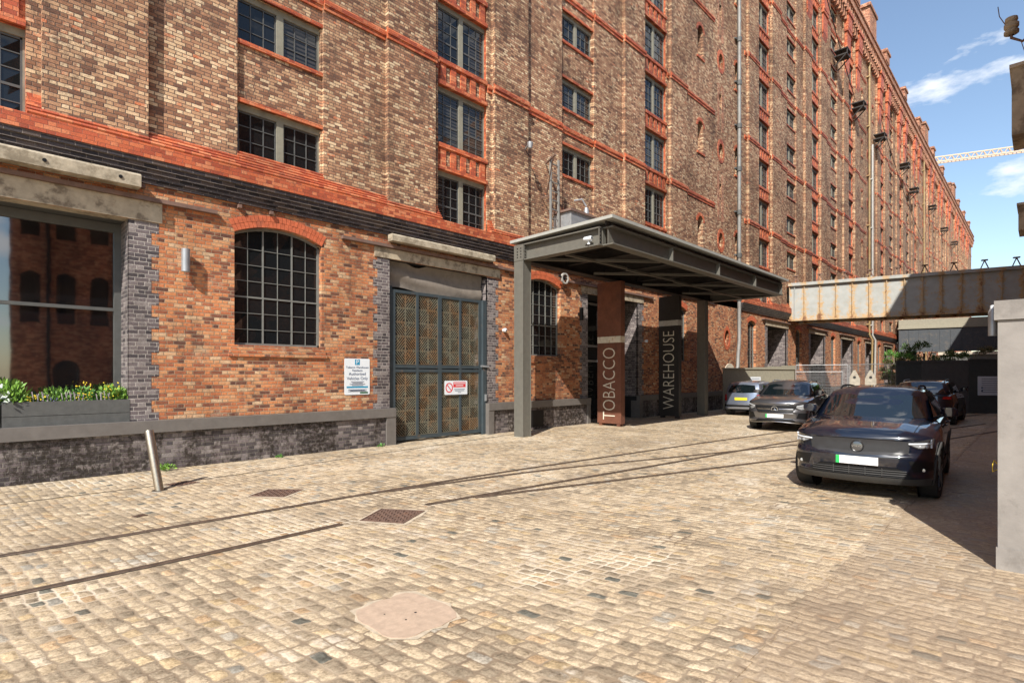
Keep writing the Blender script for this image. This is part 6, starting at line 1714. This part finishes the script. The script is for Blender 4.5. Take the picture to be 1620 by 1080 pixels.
        m.build('rim', P['rim'], o, smooth=True, sharp=35)
        m = MB(); m.disc((0, f - sd * .055, 0), ri - 0.01, 'y', 28); m.build('brake_disc', 'black', o)

SIDE = [(-0.02, 0.88, 0.0, 0.35, 'f'), (-0.92, -0.06, -0.88, -0.04, 'r'), (-1.50, -0.97, -1.32, -0.93, 'q')]
SUV = dict(L=4.43, Wd=1.86, H=1.59, clr=0.24, cowl=0.95, fa=1.34, ra=-1.36, wr=0.36, belt=1.10, ws0=1.02, ws1=0.20, rw0=-2.08, rw1=-1.62, roofw=0.655,
    top=[(-2.3, 1.00), (-2.0, 1.10), (-1.4, 1.15), (0.9, 1.10), (1.1, 1.10), (1.6, 1.055), (1.95, 1.00), (2.12, 0.955), (2.25, 0.90)],
    roof=[(-2.2, 1.38), (-1.95, 1.49), (-1.6, 1.56), (-0.9, 1.60), (-0.3, 1.61), (0.3, 1.58), (0.6, 1.52), (1.1, 1.28)],
    nose=[(0.2, -0.14), (0.30, -0.05), (0.36, -0.02), (0.42, -0.035), (0.49, -0.02), (0.56, 0.0), (0.63, 0.008), (0.665, -0.005), (0.69, -0.035), (0.78, -0.038), (0.86, -0.042), (0.885, -0.02), (0.92, -0.04), (0.97, -0.11), (1.05, -0.24)],
    tail=[(0.2, -0.12), (0.35, -0.02), (0.55, 0.0), (0.75, -0.02), (0.95, -0.05), (1.15, -0.08)],
    side=SIDE, doors=[(0.78, 0.86), (-0.10, -0.06), (-0.95, -0.98)], handles=[0.12, -0.78], rim='alloy_dark', clad='trim_grey', rails='black', steer=R(-4))

# nearest black SUV ---------------------------------------------------------
v = Car(dict(SUV), 'parked_car', 'shiny black SUV with a blank white number plate, nearest car facing the viewer', 'car', (0, 0, 0), 0, 'paint_black').build()
ang = R(183.5); fx, fy = math.cos(ang), math.sin(ang)
fac = Vector((9.98, 1.98)); v.t.location = (fac.x - fx * 1.34, fac.y - fy * 1.34, 0); v.t.rotation_euler = (0, 0, ang)
# front details
gr = v.put(v.patch(v.F, [(-0.60, 0.70), (-0.5, 0.665), (0, 0.645), (0.5, 0.665), (0.60, 0.70)], [(-0.62, 0.86), (-0.5, 0.865), (0, 0.875), (0.5, 0.865), (0.62, 0.86)], n=24, mrows=5, off=0.012), 'grille_panel', 'grille', fix=False)
fr_ = v.put(v.patch(v.F, [(-0.64, 0.655), (0, 0.612), (0.64, 0.655)], [(-0.60, 0.69), (0, 0.640), (0.60, 0.69)], n=20, mrows=2, off=0.014), 'grille_lip', 'paint_black', fix=False)
v.put(v.patch(v.F, [(-0.66, 0.37), (-0.5, 0.355), (0.5, 0.355), (0.66, 0.37)], [(-0.50, 0.475), (-0.48, 0.49), (0.48, 0.49), (0.50, 0.475)], n=20, mrows=3, off=0.012), 'lower_grille', 'black', fix=False)
m = MB()
for z_ in (0.385, 0.415, 0.445): m.tube([v.F(-0.58 + 1.16 * q / 14, z_, 0.022) for q in range(15)], 0.006, 6)
for y_ in (-0.3, -0.1, 0.1, 0.3): m.tube([v.F(y_, 0.365, 0.02), v.F(y_, 0.475, 0.02)], 0.006, 6)
v.put(m, 'grille_bars', 'trim_grey')
v.put(v.patch(v.F, [(-0.84, 0.25), (0, 0.24), (0.84, 0.25)], [(-0.84, 0.36), (-0.66, 0.345), (0.66, 0.345), (0.84, 0.36)], n=26, mrows=3, off=0.014), 'skid_plate', 'trim_grey', fix=False)
for sd in (-1, 1):
    hl = v.put(v.patch(v.F, [(sd * 0.60, 0.815), (sd * 0.70, 0.77), (sd * 0.86, 0.765)], [(sd * 0.60, 0.845), (sd * 0.72, 0.88), (sd * 0.87, 0.91)], n=14, mrows=6, off=0.016), 'headlight', 'lens_dark', fix=False)
    m = MB(); m.tube([v.F(sd * (0.60 + 0.24 * q / 8), 0.832 + 0.006 * q / 8, 0.024) for q in range(9)], 0.012, 8); m.tube([v.F(sd * 0.84, 0.775 + 0.11 * q / 5, 0.022) for q in range(6)], 0.012, 8); m.build('daytime_light', 'sign_white', hl, smooth=True)
    v.put(v.patch(v.F, [(sd * 0.64, 0.812), (sd * 0.71, 0.782), (sd * 0.82, 0.782)], [(sd * 0.64, 0.822), (sd * 0.72, 0.825), (sd * 0.82, 0.828)], n=10, mrows=3, off=0.020), 'headlight_lens', 'lens', hl, fix=False)
    m = MB(); 
    for y_, z_ in ((0.72, 0.795), (0.79, 0.795)):
        c = v.F(sd * y_, z_, 0.016); m.lathe([(0, 0.012), (0.018, 0.006), (0.024, 0.0)], c, 'x', 14)
    m.build('lens', 'lens', hl, smooth=True)
    fg = v.put(v.patch(v.F, [(sd * 0.66, 0.44), (sd * 0.86, 0.47)], [(sd * 0.60, 0.60), (sd * 0.86, 0.585)], n=8, mrows=4, off=0.008), 'air_intake', 'black', fix=False)
    c = v.F(sd * 0.76, 0.475, 0.010); m = MB(); m.lathe([(0, 0.010), (0.02, 0.008), (0.024, 0)], c, 'x', 14); m.build('fog_lamp', 'lens', fg, smooth=True)
def plate(car, front, z, mat, band=True, w=0.52, h=0.112, txt=None):
    if front: x = car.xf(0, z) + 0.022; fm = face_mat((x, 0, z), (0, 1, 0), (0, 0, 1)); 
    else: x = car.xr(0, z) - 0.022; fm = face_mat((x, 0, z), (0, -1, 0), (0, 0, 1))
    m = MB(); m.box(-w / 2, w / 2, -h / 2, h / 2, -0.012, 0.0); m.xform(fm); o = m.build('number_plate', mat, car.t)
    if band: m = MB(); m.box(-w / 2, -w / 2 + 0.045, -h / 2, h / 2, -0.001, 0.003); m.xform(fm); m.build('green_band', 'green', o)
    return o
plate(v, True, 0.565, 'white')
c = v.F(0, 0.765, 0.012); m = MB(); m.lathe([(0, 0.014), (0.068, 0.014), (0.082, 0.008), (0.086, 0.0)], c, 'x', 28); bd = m.build('badge', 'lens_dark', v.t, smooth=True)
m = MB(); m.lathe([(0.070, 0.015), (0.076, 0.018), (0.084, 0.010)], c, 'x', 28); m.build('badge_ring', 'alloy_dark', bd, smooth=True)
text_obj('badge_lettering', 'VOLVO', 0.038, 'chrome', bd, face_mat((c[0] + 0.016, 0, c[2]), (0, 1, 0), (0, 0, 1)), 0.001)
m = MB(); m.lathe([(0.175, -0.008), (0.175, 0.008), (0.155, 0.012), (0.155, -0.008), (0.175, -0.008)], (0, 0, 0), 'x', 24)

# bonnet shut line
for car in (v,):
    m = MB()
    for sd in (-1, 1):
        pts = []
        for q in range(14):
            x_ = 2.02 - 1.05 * q / 13; b = 0.80; z_ = car.ztop(x_, b); y_ = sd * b * car.hw(x_, z_); pts.append((x_, y_, z_ + 0.001))
        m.tube(pts, 0.004, 5)
    car.put(m, 'bonnet_gap', 'black')

# grey SUV -------------------------------------------------------------------
G = dict(SUV); G.update(L=4.46, Wd=1.84, H=1.60, rim='alloy', clad='paint_grey', rails='alloy', bow=0.22, trim='chrome', steer=0)
w = Car(G, 'parked_car', 'dark grey metallic SUV with a star badge and silver roof rails, parked facing the viewer', 'car', (0, 0, 0), 0, 'paint_grey').build()
ang = R(185.6); fx, fy = math.cos(ang), math.sin(ang); w.t.location = (18.35 - fx * 1.34, 6.12 - fy * 1.34, 0); w.t.rotation_euler = (0, 0, ang); w.t.location.x += 0.5
gl = w.put(w.patch(w.F, [(-0.50, 0.60), (-0.3, 0.575), (0.3, 0.575), (0.50, 0.60)], [(-0.62, 0.82), (-0.4, 0.83), (0.4, 0.83), (0.62, 0.82)], n=22, mrows=5, off=0.012), 'grille', 'black', fix=False)
m = MB()
for sd in (-1, 1): m.tube([w.F(sd * (0.12 + 0.40 * q / 6), 0.715, 0.022) for q in range(7)], 0.012, 6)
m.tube([w.F(-0.52 + 1.04 * q / 14, 0.588, 0.018) for q in range(15)], 0.006, 6); m.build('grille_bar', 'chrome', gl, smooth=True)
c = w.F(0, 0.70, 0.02); m = MB(); m.lathe([(0.082, 0.0), (0.082, 0.014), (0.098, 0.014), (0.098, 0)], c, 'x', 28)
for a in (90, 210, 330):
    m.add(*[[(c[0] + 0.012, c[1] + 0.085 * math.cos(R(a)), c[2] + 0.085 * math.sin(R(a))), (c[0] + 0.012, c[1] + 0.020 * math.cos(R(a + 60)), c[2] + 0.020 * math.sin(R(a + 60))), (c[0] + 0.018, c[1], c[2]), (c[0] + 0.012, c[1] + 0.020 * math.cos(R(a - 60)), c[2] + 0.020 * math.sin(R(a - 60)))], [(0, 1, 2), (0, 2, 3)]])
m.build('badge', 'chrome', gl, smooth=False)
for sd in (-1, 1):
    hl = w.put(w.patch(w.F, [(sd * 0.60, 0.76), (sd * 0.72, 0.70), (sd * 0.86, 0.73)], [(sd * 0.60, 0.80), (sd * 0.74, 0.85), (sd * 0.87, 0.88)], n=14, mrows=5, off=0.016), 'headlight', 'lens', fix=False)
    m = MB(); m.tube([w.F(sd * (0.61 + 0.25 * q / 8), 0.805 + 0.05 * q / 8, 0.024) for q in range(9)], 0.010, 6); m.build('daytime_light', 'sign_white', hl, smooth=True)
    w.put(w.patch(w.F, [(sd * 0.60, 0.44), (sd * 0.84, 0.40)], [(sd * 0.66, 0.60), (sd * 0.86, 0.60)], n=8, mrows=4, off=0.008), 'air_intake', 'black', fix=False)
w.put(w.patch(w.F, [(-0.58, 0.335), (0.58, 0.335)], [(-0.50, 0.40), (0.50, 0.40)], n=20, mrows=2, off=0.010), 'lower_grille', 'black', fix=False)
m = MB(); m.tube([w.F(-0.78 + 1.56 * q / 20, 0.30 - 0.02 * math.cos(q / 20 * 6.28), 0.012) for q in range(21)], 0.014, 6); w.put(m, 'bumper_trim', 'chrome')
plate(w, True, 0.50, 'white')

# black SUV behind ---------------------------------------------------------------
Bk = dict(SUV); Bk.update(L=4.6, Wd=1.90, H=1.66, rails='alloy', rim='alloy_dark', belt=1.12)
k = Car(Bk, 'parked_car', 'black SUV seen from behind with a red tail lamp, beyond the nearest black SUV', 'car', (26.4, 3.15, 0), 0, 'paint_black').build()
for sd in (-1, 1):
    k.put(k.patch(k.Rr, [(sd * 0.62, 0.93), (sd * 0.86, 0.92)], [(sd * 0.66, 1.01), (sd * 0.86, 1.04)], n=8, mrows=4, off=0.012), 'tail_light', 'tail', fix=False)
plate(k, False, 0.72, 'yellow', False)

# silver hatchback ----------------------------------------------------------------
Hh = dict(SUV); Hh.update(L=3.95, Wd=1.68, H=1.50, clr=0.20, wr=0.30, fa=1.25, ra=-1.24, belt=0.98, ws0=1.0, ws1=0.28, rw0=-1.90, rw1=-1.55, roofw=0.72,
    top=[(-2.05, 0.92), (-1.8, 1.0), (-1.2, 1.03), (0.8, 0.98), (1.0, 0.97), (1.5, 0.88), (1.8, 0.80), (2.0, 0.72)],
    roof=[(-2.0, 1.30), (-1.75, 1.42), (-1.5, 1.48), (-0.8, 1.53), (-0.2, 1.53), (0.3, 1.49), (0.6, 1.42), (1.1, 1.2)],
    side=[(-0.02, 0.85, 0.0, 0.33, 'f'), (-0.82, -0.06, -0.80, -0.04, 'r'), (-1.30, -0.87, -1.15, -0.84, 'q')], doors=[(0.72, 0.80), (-0.10, -0.06), (-0.85, -0.88)], handles=[0.1, -0.7], rim='alloy', clad=None, rails=None, cowl=0.9)
h = Car(Hh, 'parked_car', 'small silver-blue hatchback seen from behind with a yellow number plate, left of the grey SUV', 'car', (25.7, 9.45, 0), R(3), 'paint_silver').build()
for sd in (-1, 1):
    h.put(h.patch(h.Rr, [(sd * 0.62, 0.66), (sd * 0.80, 0.66)], [(sd * 0.64, 0.92), (sd * 0.80, 0.94)], n=8, mrows=5, off=0.014), 'tail_light', 'tail', fix=False)
h.put(h.patch(h.Rr, [(-0.76, 0.40), (0.76, 0.40)], [(-0.76, 0.48), (0.76, 0.48)], n=16, mrows=2, off=0.02), 'bumper_strip', 'black', fix=False)
plate(h, False, 0.74, 'yellow', False)
